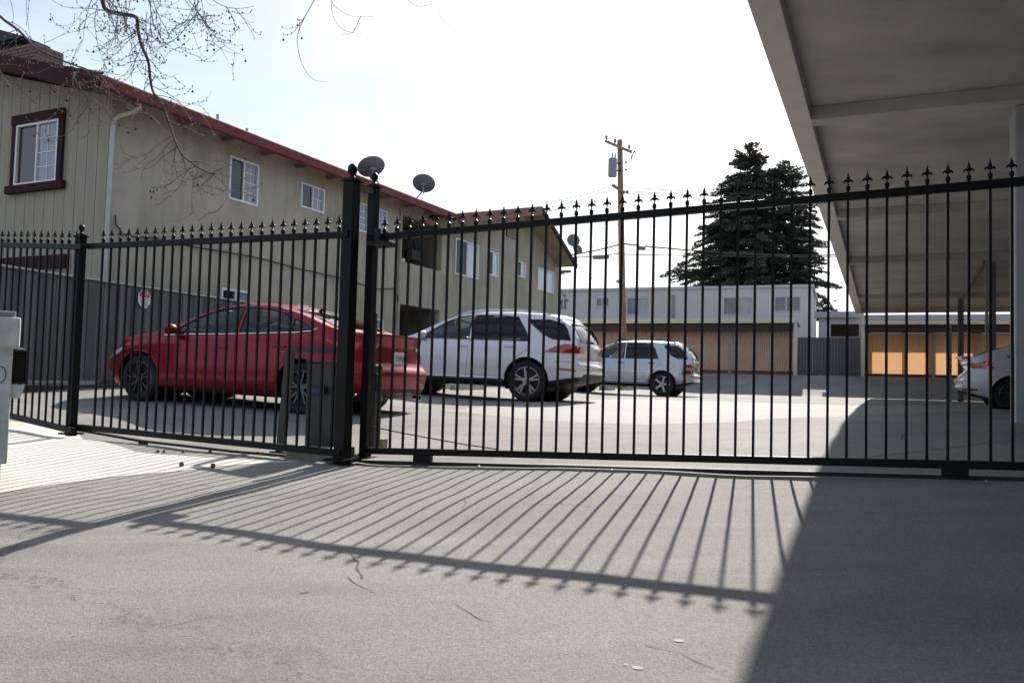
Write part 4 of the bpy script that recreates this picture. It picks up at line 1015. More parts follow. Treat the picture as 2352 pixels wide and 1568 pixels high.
# ============================================================ utility pole and wires
PD = 40.5
pb = gp(1433, 850, PD); pt = Vector((at(1427, 322, PD).x, pb.y, 0)); pt.z = on_plane(1427, 322, pb, Vector((0, 1, 0))).z
pl = thing('utility_pole', 'tall wooden utility pole with crossarm and grey transformer', 'utility pole', pb)
m = MB(); n = 8; m.tube([pb.lerp(pt, k/n) for k in range(n+1)], [.19-.06*k/n for k in range(n+1)], 12); m.build('shaft', M['pole'], pl, True)
def pp_(x, y, dd=0): return on_plane(x, y, pb+Vector((0, dd, 0)), Vector((0, 1, 0)))
m = MB(); arm_a, arm_b = pp_(1391, 324, 1.2), pp_(1450, 349, -1.2)
m.bar(arm_a, arm_b, .1, .13); cra = m.build('crossarm', M['pole'], pl)
m = MB()
for f in (.03, .38, .92):
    q = arm_a.lerp(arm_b, f); m.lathe([(.03, .06), (.03, .12), (.075, .14), (.05, .2), (.08, .22), (.04, .30)], q, None, 10)
m.build('insulator', M['dish'], cra, True)
tq = pp_(1407, 386, -.35); th_ = (pp_(1407, 366, -.35).z-pp_(1407, 406, -.35).z)
m = MB(); m.lathe([(.20, -th_/2), (.215, -th_/2+.03), (.215, th_/2-.04), (.225, th_/2-.02), (.2, th_/2+.03), (.05, th_/2+.07)], tq, None, 18); tf = m.build('transformer', M['xfmr'], pl, True)
m = MB()
for dx in (-.02, .12): m.lathe([(.03, 0), (.045, .05), (.03, .1), (.045, .15), (.03, .2), (.02, .32)], tq+Vector((dx, 0, th_/2+.02)), None, 8)
m.build('bushing', M['dish'], tf, True)
m = MB()
for y in (375, 392): m.bar(pp_(1416, y, -.35), pp_(1430, y, 0), .06, .06); m.ball(pp_(1438, y-2, -.05), .06, 6, 4)
m.build('bracket', M['rust'], pl)
m = MB(); m.bar(pp_(1407, 425, -.8), pp_(1434, 443, -.2), .09, .12); m.ball(pp_(1440, 441, -.1), .09, 7, 4); m.build('secondary_arm', M['pole'], pl)
m = MB(); m.tube([pp_(1392, 316, 1.2), pp_(1412, 336, .3), pp_(1407, 348, -.2)], .015, 5); m.tube([pp_(1458, 347, -1.3), pp_(1450, 362, -1.0), pp_(1452, 368, -1.0)], .03, 5); m.tube([pp_(1458, 347, -1.3), pp_(1461, 353, -1.2)], .02, 5); m.build('jumper_wire', M['cable'], pl)
m = MB(); q = pp_(1428, 646, -.3); m.box(q, .3, .2, .22); m.prism([q+Vector((-.12, -.1, .08)), q+Vector((-.30, -.1, 0)), q+Vector((-.12, -.1, -.1))], (0, .25, 0)); m.build('floodlight', M['dish'], pl)
def wire(pa, pb_, sag, r_, name, label, grp=None, bow=None):
    m = MB(); n = 18; pts = []
    for k in range(n+1):
        t = k/n; p = pa.lerp(pb_, t); p.z -= sag*4*t*(1-t); pts.append(p)
    m.tube(pts, r_, 4); return tag(m.build(name, M['cable']), label, 'wire', grp)
Rr = lambda x, y, d=46: at(x, y, d)
wire(pp_(1433, 560), Rr(1990, 584, 47), .25, .035, 'telephone_cable', 'thicker telephone cable running right from the pole across the conifer')
wire(pp_(1433, 584), Rr(1990, 590, 47), .05, .022, 'telephone_cable', 'thin lower telephone cable running right from the pole')
wire(pp_(1429, 560), Rr(1250, 592, 38), .1, .03, 'telephone_cable', 'telephone cable running left from the pole towards the gable roof')
wire(pp_(1429, 581), Rr(1250, 590, 38), .1, .022, 'telephone_cable', 'lower telephone cable running left from the pole')
for k, (ya_, yb_, l_) in enumerate(((425, 468, 'upper'), (433, 476, 'middle'), (439, 484, 'lower'))):
    wire(pp_(1430, ya_+5), Rr(1990, yb_-16, 47), .1, .014, 'power_wire', l_+' of the three power wires running right from the pole arm')
for k, (ya_, yb_, l_) in enumerate(((424, 468, 'upper'), (430, 484, 'middle'), (437, 492, 'lower'))):
    wire(pp_(1412, ya_), Rr(1230, yb_-2, 36), .15, .012, 'power_wire', l_+' of the three power wires running left from the pole arm')
wire(pp_(1428, 455), Rr(1335, 620, 33), -.2, .010, 'service_drop', 'thin service wire dropping from the pole to the gable dishes')
wire(pp_(1428, 500), Rr(1352, 655, 33), -.1, .010, 'service_drop', 'thin service wire dropping low left of the pole')
for (x0, y0_, x1, y1_, r_, l_) in ((1463, 569, 1483, 570, .11, 'short grey splice case on the cable right of the pole'), (1361, 591, 1399, 590, .11, 'long grey splice case on the cable left of the pole')):
    m = MB(); m.tube([pp_(x0, y0_), pp_(x0+2, y0_), pp_(x1-2, y1_), pp_(x1, y1_)], [.06, r_, r_, .06], 10); tag(m.build('splice_case', M['dish'], None, True), l_, 'cable splice')

# ============================================================ conifer
TD = 66.0
def tree_pt(x, y, dd=0): return on_plane(x, y, U(0, 0)+FW*0+Vector((0, TD+dd, 0)), Vector((0, 1, 0)))
rng = random.Random(11)
NE = 6
def conifer(name, label, tx, base_y, top_y, env, seed, dens=1.0, ybot=735):
    rg = random.Random(seed)
    b0 = tree_pt(tx, base_y); b0.z = gz(b0.x, b0.y); t0 = tree_pt(tx-2, top_y)
    tr = thing(name, label, 'tree', b0)
    wood = MB(); fol = MB(); H = t0.z-b0.z
    for dx, tf_ in ((0, 1.0), (-1.5, .7), (1.6, .75), (3.0, .6)) if dens > .5 else ((0, 1.0),):
        pts = [b0+Vector((dx*min(1, k/3), dx*.3, H*tf_*k/10)) for k in range(11)]
        wood.tube(pts, [.32*(1-k/10.5) for k in range(11)], 7)
    ys = [e[0] for e in env]; Ls = [e[1] for e in env]; Rs = [e[2] for e in env]
    zmin = tree_pt(tx, ybot).z
    z = t0.z; 
    def spray(c, dirv, L, w):
        # drooping flat spray made of small needle-clump faces
        side = dirv.cross(UZ).normalized()
        for _ in range(int(30*w*L/.25)+8):
            u_ = rg.random(); s_ = (rg.random()-.5)*2; p = c+dirv*(L*(u_-.3))+side*(s_*w*(1-.5*u_))+UZ*(rg.gauss(0, .05)-.16*abs(s_)*w)
            a_ = (dirv*rg.uniform(.4, 1)+side*s_*.9+UZ*rg.uniform(-.5, .2)).normalized()*rg.uniform(.10, .24)
            b_ = a_.cross(Vector((rg.uniform(-1, 1), rg.uniform(-1, 1), rg.uniform(-.3, 1)))).normalized()*rg.uniform(.03, .065)
            fol.add([p-b_, p+b_, p+a_+b_*.3, p+a_-b_*.3], [(0, 1, 2, 3)])
    while z > zmin:
        y_px = project(Vector((b0.x, b0.y, z)))[1]
        l_ = np.interp(y_px, ys, Ls); r_ = np.interp(y_px, ys, Rs)
        nb = int(rg.uniform(8, 12)*dens) if y_px > top_y+25 else 3
        for _ in range(max(2, nb)):
            ang = rg.uniform(0, 2*math.pi); cx_ = math.cos(ang)
            ext = (tx-l_ if cx_ < 0 else r_-tx)/F*TD
            L = ext*rg.choice((rg.uniform(.45, .8), rg.uniform(.75, 1.12)))
            if rg.random() < .12: L *= 1.12
            if L < .25: L = .25
            d_ = Vector((cx_, math.sin(ang)*.8, 0)); d_.normalize()
            up0 = rg.uniform(-.02, .25) if y_px > top_y+60 else rg.uniform(.3, .9)
            n_ = max(2, int(L/.5)); pts = []
            for k in range(n_+1):
                t_ = k/n_; pts.append(Vector((b0.x, b0.y, z))+d_*(L*t_)+UZ*(L*up0*t_-L*.22*t_*t_))
            wood.tube(pts, [.05*(1-.8*k/n_)+.008 for k in range(n_+1)], 4, False)
            for k in range(1, n_+1):
                t_ = k/n_
                if t_ < .18 and rg.random() < .6: continue
                if rg.random() < .14: continue
                dirv = (pts[k]-pts[k-1]).normalized(); sd = dirv.cross(UZ).normalized()
                sz_ = min(1, .35+ext/2.2)
                for _2 in range(2):
                    spray(pts[k]+sd*rg.uniform(-.35, .35)*(1.3-t_*.5)+UZ*rg.uniform(-.15, .12), (dirv+sd*rg.uniform(-.7, .7)).normalized(), rg.uniform(.6, 1.15)*sz_, rg.uniform(.22, .50)*sz_)
        z -= rg.uniform(.16, .32)/max(.7, dens)
    wood.build('trunk', M['bark'], tr, True)
    o = fol.build('crown', M['needle'], tr)
    return len(fol.f)
env = [(333, 1716, 1722), (350, 1702, 1738), (380, 1684, 1756), (400, 1670, 1772), (430, 1648, 1780), (440, 1628, 1785), (470, 1622, 1775), (500, 1612, 1790), (530, 1590, 1800), (560, 1574, 1810), (600, 1560, 1815), (625, 1545, 1820), (640, 1560, 1815), (660, 1590, 1800), (740, 1640, 1800)]
env2 = [(378, 1793, 1807), (400, 1765, 1830), (430, 1750, 1842), (450, 1745, 1854), (490, 1750, 1878), (520, 1750, 1880), (545, 1750, 1862), (570, 1750, 1882), (610, 1750, 1895), (640, 1750, 1925), (660, 1760, 1905), (740, 1770, 1880)]
nf = conifer('conifer', 'tallest dark conifer behind the flat-roofed building, left of its companion', 1719, 760, 333, env, 3, 1.0)
nf += conifer('conifer', 'shorter dark conifer with ragged right side, beside the canopy edge', 1800, 760, 379, env2, 5, .8)
nf += conifer('conifer', 'low conifer tip peeking out right of the flat-roofed building', 1903, 760, 690, [(690, 1895, 1912), (705, 1888, 1925), (715, 1890, 1918), (740, 1885, 1915)], 9, .5)
print('needle faces', nf)

# ============================================================ bare plane tree, branches hanging in from the upper left
BD = 5.6
rg = random.Random(21)
tb_ = thing('bare_tree', 'leafless tree whose thin twigs with seed balls hang into the upper left sky', 'tree', Vector((-5.6, 3.2, gz(-5.6, 3.2))))
wood = MB(); tw = MB(); balls = MB(); buds = MB()
trunk = [Vector((-5.6, 3.2, .4)), Vector((-5.5, 3.3, 2)), Vector((-5.2, 3.6, 4.0)), Vector((-4.4, 4.2, 5.6))]
wood.tube(trunk, [.26, .21, .17, .12], 10)
def bpx(l, d0, d1=None):
    d1 = d1 or d0; n = len(l); return [at(x, y, d0+(d1-d0)*i/(n-1)) for i, (x, y) in enumerate(l)]
main1 = bpx([(205, -70), (232, -10), (243, 22), (280, 33), (312, 40), (317, 70), (325, 105), (340, 140), (345, 180), (352, 212), (372, 238), (390, 290), (405, 330), (420, 357), (450, 382), (480, 397), (497, 400)], BD, BD)
main2 = bpx([(-60, -30), (0, 38), (40, 68), (60, 88), (82, 112), (120, 130), (165, 148), (200, 160), (235, 180), (247, 205), (245, 240)], BD+.2, BD)
main3 = bpx([(-20, 155), (38, 192), (55, 215), (95, 247)], BD)
main4 = bpx([(740, -30), (700, 40), (684, 80), (686, 120), (700, 160), (722, 184), (750, 188)], BD)
main5 = bpx([(760, -30), (765, 10), (800, 35), (830, 38), (858, 39)], BD); main6 = bpx([(760, 0), (766, 40), (790, 70), (830, 78)], BD)
main7 = bpx([(925, -10), (960, 15), (1000, 10), (1010, 35), (1030, 60), (1065, 79)], BD)
main8 = bpx([(445, -30), (450, 20), (465, 45), (490, 70), (520, 86)], BD); main9 = bpx([(470, -20), (500, 8), (540, 20), (585, 15)], BD)
main10 = bpx([(168, 153), (168, 175), (185, 205), (200, 225), (205, 250)], BD)
rdi = {0: (main1, .017, .0035), 1: (main2, .011, .003), 2: (main3, .004, .002), 3: (main4, .003, .0012), 4: (main5, .002, .001), 5: (main6, .002, .001), 6: (main7, .002, .001), 7: (main8, .003, .0012), 8: (main9, .003, .0012), 9: (main10, .005, .002)}
def smooth(pts, n=4):
    out = []
    for i in range(len(pts)-1):
        p0, p1, p2, p3 = pts[max(0, i-1)], pts[i], pts[i+1], pts[min(len(pts)-1, i+2)]
        for k in range(n):
            t = k/n; out.append(.5*((2*p1)+(p2-p0)*t+(2*p0-5*p1+4*p2-p3)*t*t+(3*p1-p0-3*p2+p3)*t*t*t))
    out.append(pts[-1]); return out
def twig(p, d, L, r_, depth):
    n = 7; pts = [p]; q = p.copy(); dd = d.normalized(); curl = Vector((rg.uniform(-.5, .5), rg.uniform(-.4, .4), rg.uniform(-.1, .5)))
    for k in range(n):
        dd = (dd+curl*.22+UZ*(-.16 if k < 4 else .30)+Vector((rg.gauss(0, .10), rg.gauss(0, .10), rg.gauss(0, .10)))).normalized(); q = q+dd*(L/n); pts.append(q.copy())
    (tw).tube(pts, [max(.0011, r_*(1-.75*k/n)) for k in range(n+1)], 4, False)
    for k in range(2, n+1):
        if rg.random() < .5: buds.lathe([(.0015, -.005), (.0042, 0), (.0015, .008)], pts[k]+Vector((rg.uniform(-.004, .004), 0, .003)), None, 5)
    if depth > 0:
        for k in range(1, n):
            if rg.random() < .55: twig(pts[k], (dd*.5+Vector((rg.uniform(-1, 1), rg.uniform(-.6, .6), rg.uniform(-.9, .5)))).normalized(), L*rg.uniform(.35, .6), r_*.6, depth-1)
    if rg.random() < .16:
        e = pts[-1]; balls.ball(e-UZ*.035, rg.uniform(.0065, .0085), 7, 5); tw.tube([e, e-UZ*.035], .0011, 3, False)
for k, (pl_, r0, r1) in rdi.items():
    s_ = smooth(pl_); n = len(s_); wood.tube(s_, [r0+(r1-r0)*(i/(n-1))**.8 for i in range(n)], 7)
    every = {0: .7, 1: .45, 2: .15, 3: .08, 7: .35, 8: .3, 9: .9}.get(k, .05)
    for i in range(3, n-1):
        if rg.random() < every:
            sdv = Vector((rg.choice((-1, 1))*rg.uniform(.3, 1), rg.uniform(-.5, .5), rg.uniform(-1, .25)))
            if k == 0 and i < 30: sdv.x += .35
            twig(s_[i], sdv, rg.uniform(.18, .46)*(1.0 if k in (0, 1, 9) else .6), .0028, 1 if rg.random() < .75 else 0)
# knot of twigs around the bend and offshoots above the frame
for _ in range(28):
    twig(at(rg.uniform(215, 470), rg.uniform(-40, 30), BD+rg.uniform(-.3, .3)), Vector((rg.uniform(-.7, .9), rg.uniform(-.3, .3), -1)), rg.uniform(.25, .6), .003, 1)
twig(at(60, 60, BD), Vector((0, 0, 1)), .4, .002, 0); twig(at(100, 100, BD), Vector((1, 0, .6)), .45, .002, 1); twig(at(60, -10, BD), Vector((0, 0, -1)), .4, .002, 0)
twig(at(20, -10, BD), Vector((.5, 0, -1)), .35, .002, 0)
# limbs joining the visible branches to the trunk, above and left of the frame
for e in (main1[0], main2[0], main4[0], main7[0], main8[0], at(-20, 155, BD)):
    md = trunk[-1].lerp(e, .5)+UZ*.5; wood.tube(smooth([trunk[-1]-UZ*.1, md, e]), [.06, .05, .045, .04, .035, .03, .025, .018, .006 if e not in (main1[0], main2[0]) else .015], 7)
for k in range(7):
    a_ = k*.9; e = trunk[-1]+Vector((math.cos(a_)*1.7-1.2, math.sin(a_)*1.6-1.0, 2.0)); wood.tube(smooth([trunk[-1]-UZ*.1, trunk[-1].lerp(e, .5)+UZ*.3, e]), [.05, .045, .04, .034, .028, .022, .016, .011, .006], 6)
wood.build('trunk', M['bark'], tb_, True); tw.build('twigs', M['twig'], tb_)['kind'] = 'stuff'; balls.build('seed_balls', M['ball'], tb_, True)['kind'] = 'stuff'; buds.build('buds', mat('bud', (.30, .24, .19), .5), tb_)['kind'] = 'stuff'
# ============================================================ cars
def inpoly(p, poly):
    x, y = p; c = False; n = len(poly); j = n-1
    for i in range(n):
        xi, yi = poly[i]; xj, yj = poly[j]
        if (yi > y) != (yj > y) and x < (xj-xi)*(y-yi)/(yj-yi+1e-12)+xi: c = not c
        j = i
    return c
def gauss(a, s):
    k = np.exp(-.5*(np.arange(-3*s, 3*s+1)/s)**2); k /= k.sum(); pad = np.pad(a, 3*s, mode='edge'); return np.convolve(pad, k, 'valid')
def spline_poly(poly, n=5):
    out = []; L = len(poly)
    for i in range(L):
        a_, b_ = np.array(poly[i]), np.array(poly[(i+1) % L]); p0, p3 = np.array(poly[i-1]), np.array(poly[(i+2) % L])
        for k in range(n):
            t = k/n; q = .5*((2*a_)+(b_-p0)*t*.6+(2*p0-5*a_+4*b_-p3)*0*t*t) if False else a_+(b_-a_)*t
            out.append(tuple(q))
    return out
def car(name, label, S, origin, heading, pitch=0.0):
    t = thing(name, label, 'car', origin, 0, None)
    t.rotation_euler = Matrix.Rotation(heading, 4, 'Z').to_3x3().__matmul__(Matrix.Rotation(-pitch, 3, 'Y')).to_euler()
    def add(mb, nm, m_, par=None, smooth=False, bevel=0):
        o = mb.build(nm, m_, None, smooth, bevel); o.parent = par or t
        return o
    L, Wd = S['L'], S['W']; hl, hw = L/2, Wd/2; NX = 170; xs = np.linspace(-hl, hl, NX)
    def I(key, s=3):
        a_ = sorted(S[key]); return gauss(np.interp(xs, [p[0] for p in a_], [p[1] for p in a_]), s)
    zt, zbl, zb = I('top'), I('belt', 4), I('bot', 3); zbl = np.minimum(zbl, zt-.035)
    pw_ = np.clip((np.abs(xs)-(hl-S.get('round', .6)))/S.get('round', .6), 0, 1)
    w = hw*(1-np.where(xs > 0, S.get('nr', .30), S.get('tr', .20))*pw_**2.2)
    fr = [0, .06, .2, .42, .62, .78, .86, .93, 1]; fy = S.get('side', [.90, .955, .985, 1.0, .995, .985, .978, .955, .925])
    NS = 16; NU_ = 14; NT = 9; prof = []
    for i, x in enumerate(xs):
        pts = [(0, zb[i]), (w[i]*.5, zb[i]), (w[i]*.86, zb[i])]
        for k in range(NS+1):
            r_ = k/NS; pts.append((w[i]*np.interp(r_, fr, fy), zb[i]+(zbl[i]-zb[i])*r_+(0.015 if k == 0 else 0)))
        wb = w[i]*fy[-1]; hgt = zt[i]-zbl[i]; zr = zbl[i]+hgt*S.get('rail', .84); tum = S.get('tum', .30)
        for k in range(1, NU_+1):
            r_ = k/NU_; z_ = zbl[i]+(zr-zbl[i])*r_; y_ = wb-(z_-zbl[i])*tum*(.75+.35*r_)-min(hgt, .5)*.04*r_**4; pts.append((y_, z_))
        yr, zr_ = pts[-1]
        for k in range(1, NT+1):
            a_ = k/NT*math.pi/2; y_ = yr*math.cos(a_)**.8 if k < NT else 0; z_ = zr_+(zt[i]-zr_)*(1-(y_/yr)**2.6); pts.append((y_, z_))
        prof.append(pts)
    xa = -S['xr_end']; ez = sorted(S['tail'], key=lambda p: p[1]); nzp = sorted(S['nose'], key=lambda p: p[1])
    def remap(x, y, z):
        if x < -xa0:
            e_ = np.interp(z, [p[1] for p in ez], [p[0] for p in ez]); return -xa0+(x+xa0)*((e_+xa0)/(-hl+xa0))
        if x > xf0:
            e_ = np.interp(z, [p[1] for p in nzp], [p[0] for p in nzp]); return xf0+(x-xf0)*((e_-xf0)/(hl-xf0))
        return x
    xa0 = S['xr_end']; xf0 = S['xf_end']
    P_ = len(prof[0]); V = []; 
    for i, x in enumerate(xs):
        for (y, z) in prof[i]: V.append((remap(x, y, z), y, z))
        for (y, z) in prof[i][1:-1]: V.append((remap(x, y, z), -y, z))
    st = 2*P_-2
    def idx(i, k, side):
        if side > 0 or k == 0 or k == P_-1: return i*st+k
        return i*st+P_+k-1
    Fc = []; 
    for i in range(NX-1):
        for k in range(P_-1):
            Fc.append((idx(i, k, 1), idx(i+1, k, 1), idx(i+1, k+1, 1), idx(i, k+1, 1)))
            Fc.append((idx(i, k+1, -1), idx(i+1, k+1, -1), idx(i+1, k, -1), idx(i, k, -1)))
    row = [k % (P_-1) for i in range(NX-1) for k in range(P_-1) for _ in (0, 1)]
    NY = 10
    for i, sg_ in ((0, -1), (NX-1, 1)):
        grid = []
        for k in range(P_):
            a_, b_ = idx(i, k, 1), idx(i, k, -1)
            if a_ == b_: grid.append([a_]*(NY+1)); continue
            r_ = [a_]; va = V[a_]
            for q in range(1, NY):
                y_ = va[1]*(1-2*q/NY); V.append((va[0]+sg_*.055*(1-(y_/max(.2, w[i]))**2)*min(1, va[1]/(.6*w[i])), y_, va[2])); r_.append(len(V)-1)
            r_.append(b_); grid.append(r_)
        for k in range(P_-1):
            for q in range(NY):
                f_ = [grid[k][q], grid[k][q+1], grid[k+1][q+1], grid[k+1][q]]; f2 = []
                for u_ in f_:
                    if u_ not in f2: f2.append(u_)
                if len(f2) < 3: continue
                Fc.append(tuple(f2) if sg_ < 0 else tuple(reversed(f2))); row.append(k)
    bvh = BVHTree.FromPolygons([Vector(v) for v in V], Fc)
    DIR = {'L': Vector((0, -1, 0)), 'R': Vector((0, 1, 0)), 'T': Vector((0, 0, -1)), 'B': Vector((1, 0, 0)), 'F': Vector((-1, 0, 0)), 'BL': Vector((.7, -.7, 0)).normalized(), 'BR': Vector((.7, .7, 0)).normalized()}
    def lift(a_, b_, d):     # 2-D patch coordinates to a start point outside the car
        if d in 'LR' and len(d) == 1: return Vector((a_, 3 if d == 'L' else -3, b_))
        if d == 'T': return Vector((a_, b_, 3))
        if d == 'B': return Vector((-5, a_, b_))
        if d == 'F': return Vector((5, a_, b_))
        s_ = 1 if d == 'BL' else -1     # a_ runs along the diagonal
        c_ = Vector((-hl, s_*hw, 0)); tdir = Vector((.7, s_*.7, 0)).normalized()
        return c_-DIR[d]*2+tdir*a_+UZ*b_
    def to2(p, d):
        if d in ('L', 'R'): return (p.x, p.z)
        if d == 'T': return (p.x, p.y)
        if d in ('B', 'F'): return (p.y, p.z)
    def hit(a_, b_, d, off=.004):
        o = lift(a_, b_, d); h = bvh.ray_cast(o, DIR[d])
        if h[0] is None:
            n_ = bvh.find_nearest(o+DIR[d]*(3-.0)); return n_[0]-DIR[d]*off
        nn = h[1] if h[1].dot(DIR[d]) < 0 else -h[1]
        return h[0]+nn*off
    def patch(poly, d, off, m_, nm, par=None, res=.07, thick=0):
        bm = bmesh.new(); f = bm.faces.new([bm.verts.new((p[0], p[1], 0)) for p in poly])
        x0, x1 = min(p[0] for p in poly), max(p[0] for p in poly); y0_, y1_ = min(p[1] for p in poly), max(p[1] for p in poly)
        for ax_, lo, hi in ((0, x0, x1), (1, y0_, y1_)):
            q = lo+res
            while q < hi:
                co = [0, 0, 0]; co[ax_] = q; no = [0, 0, 0]; no[ax_] = 1
                bmesh.ops.bisect_plane(bm, geom=bm.verts[:]+bm.edges[:]+bm.faces[:], plane_co=co, plane_no=no); q += res
        bmesh.ops.triangulate(bm, faces=bm.faces[:])
        for v in bm.verts: v.co = hit(v.co.x, v.co.y, d, off)
        me = bpy.data.meshes.new(nm); bm.to_mesh(me); bm.free(); me.materials.append(m_)
        me.polygons.foreach_set('use_smooth', [True]*len(me.polygons))
        o = bpy.data.objects.new(nm, me); COL.objects.link(o); o.parent = par or t; return o
    def line(pts, d, r_, m_, nm, par=None, off=.0, closed=False, sub=.06):
        q = list(pts)+([pts[0]] if closed else []); dense = []
        for a_, b_ in zip(q, q[1:]):
            n = max(1, int(math.hypot(b_[0]-a_[0], b_[1]-a_[1])/sub))
            for k in range(n): dense.append((a_[0]+(b_[0]-a_[0])*k/n, a_[1]+(b_[1]-a_[1])*k/n))
        dense.append(q[-1]); mbx = MB(); mbx.tube([hit(a_, b_, d, off) for a_, b_ in dense], r_, 6); return add(mbx, nm, m_, par, True)
    # ---- openings
    wins = S['windows']; arch = S['arch']; ax_x = (S['xf'], -S['xr']); keep = []; Vn = [Vector(v) for v in V]; mi = []
    tz = S.get('clad', None)
    snap = set()
    for fi, f in enumerate(Fc):
        c_ = sum((Vn[k] for k in f), Vector())/len(f); nrm = (Vn[f[1]]-Vn[f[0]]).cross(Vn[f[2]]-Vn[f[0]])
        nrm = nrm.normalized() if nrm.length > 1e-9 else Vector((0, 0, 1)); kill = False
        if abs(c_.y) > hw*.62:
            for ax in ax_x:
                if math.hypot(c_.x-ax, c_.z-S['rw']) < arch: kill = True; snap.update(f)
        for wn in wins:
            d = wn[0]; dd = ('L' if c_.y > 0 else 'R') if d == 'S' else d
            if abs(nrm.dot(DIR[dd])) > .22 and (d != 'T' or c_.z > .9) and (d != 'B' or c_.x < -1.5) and inpoly(to2(c_, dd), wn[1]): kill = True
            if d == 'S' and abs(nrm.y) < .25: pass
        if kill: continue
        keep.append(f); mi.append(1 if tz and row[fi] < tz else 0)
    used = set(q for f in keep for q in f)
    for q in snap & used:
        x_, y_, z_ = V[q]; ax = min(ax_x, key=lambda e: abs(e-x_)); dx_, dz_ = x_-ax, z_-S['rw']; dd_ = math.hypot(dx_, dz_) or 1
        V[q] = (ax+dx_/dd_*arch, y_, S['rw']+dz_/dd_*arch)
    me = bpy.data.meshes.new('body'); me.from_pydata(V, [], keep); me.materials.append(S['paint']); me.materials.append(M['plastic'])
    me.polygons.foreach_set('material_index', mi); me.polygons.foreach_set('use_smooth', [True]*len(me.polygons)); me.update(); me.set_sharp_from_angle(angle=R(42))
    body = bpy.data.objects.new('body', me); COL.objects.link(body); body.parent = t
    # ---- glass, seals
    for wn in wins:
        for d in (('L', 'R') if wn[0] == 'S' else (wn[0],)):
            g_ = patch(wn[1], d, -.006, wn[2], 'window_glass'); line(wn[1], d, .013, M['rubber'], 'window_seal', g_, -.003, True)
    for d, pts, r_, mm in S.get('lines', []):
        for dd in (('L', 'R') if d == 'S' else (d,)): line(pts, dd, r_, M[mm], 'trim_line' if mm == 'chrome' else 'panel_gap', None, .002 if mm == 'chrome' else -.0015, False, .05)
    for d, poly, mm, nm in S.get('patches', []):
        for dd in (('L', 'R') if d == 'S' else (('BL', 'BR') if d == 'C' else (d,))): patch(poly, dd, .007, M[mm], nm, None, .05)
    # ---- wheel arches and wheels
    for ax in ax_x:
        for s_ in (1, -1):
            mb = MB(); n = 22; ring = []
            for k in range(n+1):
                a_ = R(-22)+R(224)*k/n; x_, z_ = ax+arch*math.cos(a_), S['rw']+arch*math.sin(a_)
                ring.append((x_, z_))
            for (x0, z0), (x1, z1) in zip(ring, ring[1:]):
                if z0 < .1 and z1 < .1: continue
                mb.add([(x0, s_*hw*.55, z0), (x1, s_*hw*.55, z1), (x1, s_*(hw*.97-.02), z1), (x0, s_*(hw*.97-.02), z0)], [(0, 1, 2, 3)])
            mb.prism([(ax+arch*math.cos(R(a_)), s_*hw*.55, S['rw']+arch*math.sin(R(a_))) for a_ in range(-20, 201, 20)], (0, .01, 0))
            add(mb, 'wheel_well', M['blackm'])
            rr = [(ax+(arch+.012)*math.cos(R(a_)), S['rw']+(arch+.012)*math.sin(R(a_))) for a_ in range(int(S.get('lipa', 0)), 181-int(S.get('lipa', 0)), 8)]
            line(rr, 'L' if s_ > 0 else 'R', S.get('lip', .014), S.get('lipm', S['paint']), 'arch_lip', None, -.004)
            rw = S['rw']; yo = s_*(hw-.03); X, Y, Z = Vector((1, 0, 0)), UZ, Vector((0, s_*1.0, 0)); tw_ = .22
            mb = MB(); mb.lathe([(rw*.62, -tw_), (rw*.93, -tw_), (rw, -tw_*.85), (rw, -tw_*.15), (rw*.965, -.02), (rw*.90, .002), (rw*.74, .004), (rw*.69, -.006), (rw*.68, -.04)], (ax, yo, rw), (X, Y, Z), 36)
            wl = add(mb, 'wheel', M['tyre'], None, True)
            mb = MB(); R_ = rw*.70
            mb.v = []; n = 40
            for r_, h_ in ((R_, -.005), (R_*.955, .0), (R_*.93, -.02), (R_*.90, -.08), (R_*.88, -.15)): 
                for k in range(n): a_ = 2*math.pi*k/n; mb.v.append((ax+r_*math.cos(a_), yo+s_*h_, rw+r_*math.sin(a_)))
            for q in range(4):
                for k in range(n): mb.f.append((q*n+k, q*n+(k+1) % n, (q+1)*n+(k+1) % n, (q+1)*n+k)); mb.mi.append(0)
            ns = S['spokes']
            for k in range(ns):
                for da in S['spk']:
                    a0 = 2*math.pi*k/ns+S.get('spa', .3); a1 = a0+da
                    p0 = Vector((ax+R_*.16*math.cos(a0+da*.25), yo-s_*.012, rw+R_*.16*math.sin(a0+da*.25))); p1 = Vector((ax+R_*.94*math.cos(a1), yo-s_*.008, rw+R_*.94*math.sin(a1)))
                    mb.bar(p0, p1, S.get('spw', .022), .025, Vector((0, s_, 0)).cross(p1-p0))
            mb.lathe([(R_*.26, -.05), (R_*.27, .0), (R_*.18, .008), (.004, .01)], (ax, yo-s_*.008, rw), (X, Y, Z), 16)
            add(mb, 'rim', S['rim'], wl, True)
            mb = MB(); mb.lathe([(R_*.62, -.12), (R_*.62, -.10)], (ax, yo, rw), (X, Y, Z), 20); mb.lathe([(R_*.9, -.17), (R_*.9, -.165)], (ax, yo, rw), (X, Y, Z), 20); add(mb, 'brake_disc', M['blackm'], wl)
    # ---- underside, interior
    mb = MB(); mb.box((0, 0, S['ub']+.08), L-1.2, Wd*.62, .16); mb.box((0, 0, S['ub']+.12), L-2.6, Wd*.86, .1); add(mb, 'underside', M['blackm'])
    mb = MB(); fz_ = S['floor']; mb.box((S['cab'][0]*.5+S['cab'][1]*.5, 0, fz_), S['cab'][1]-S['cab'][0], Wd*.84, .06); mb.box((S['cab'][1]+.05, 0, S['dash']-.12), .5, Wd*.8, .26)
    mb.box((S['cab'][0]-.05, 0, S['dash']-.10), .5, Wd*.8, .12); it = add(mb, 'interior', M['tealr'])
    mb = MB()
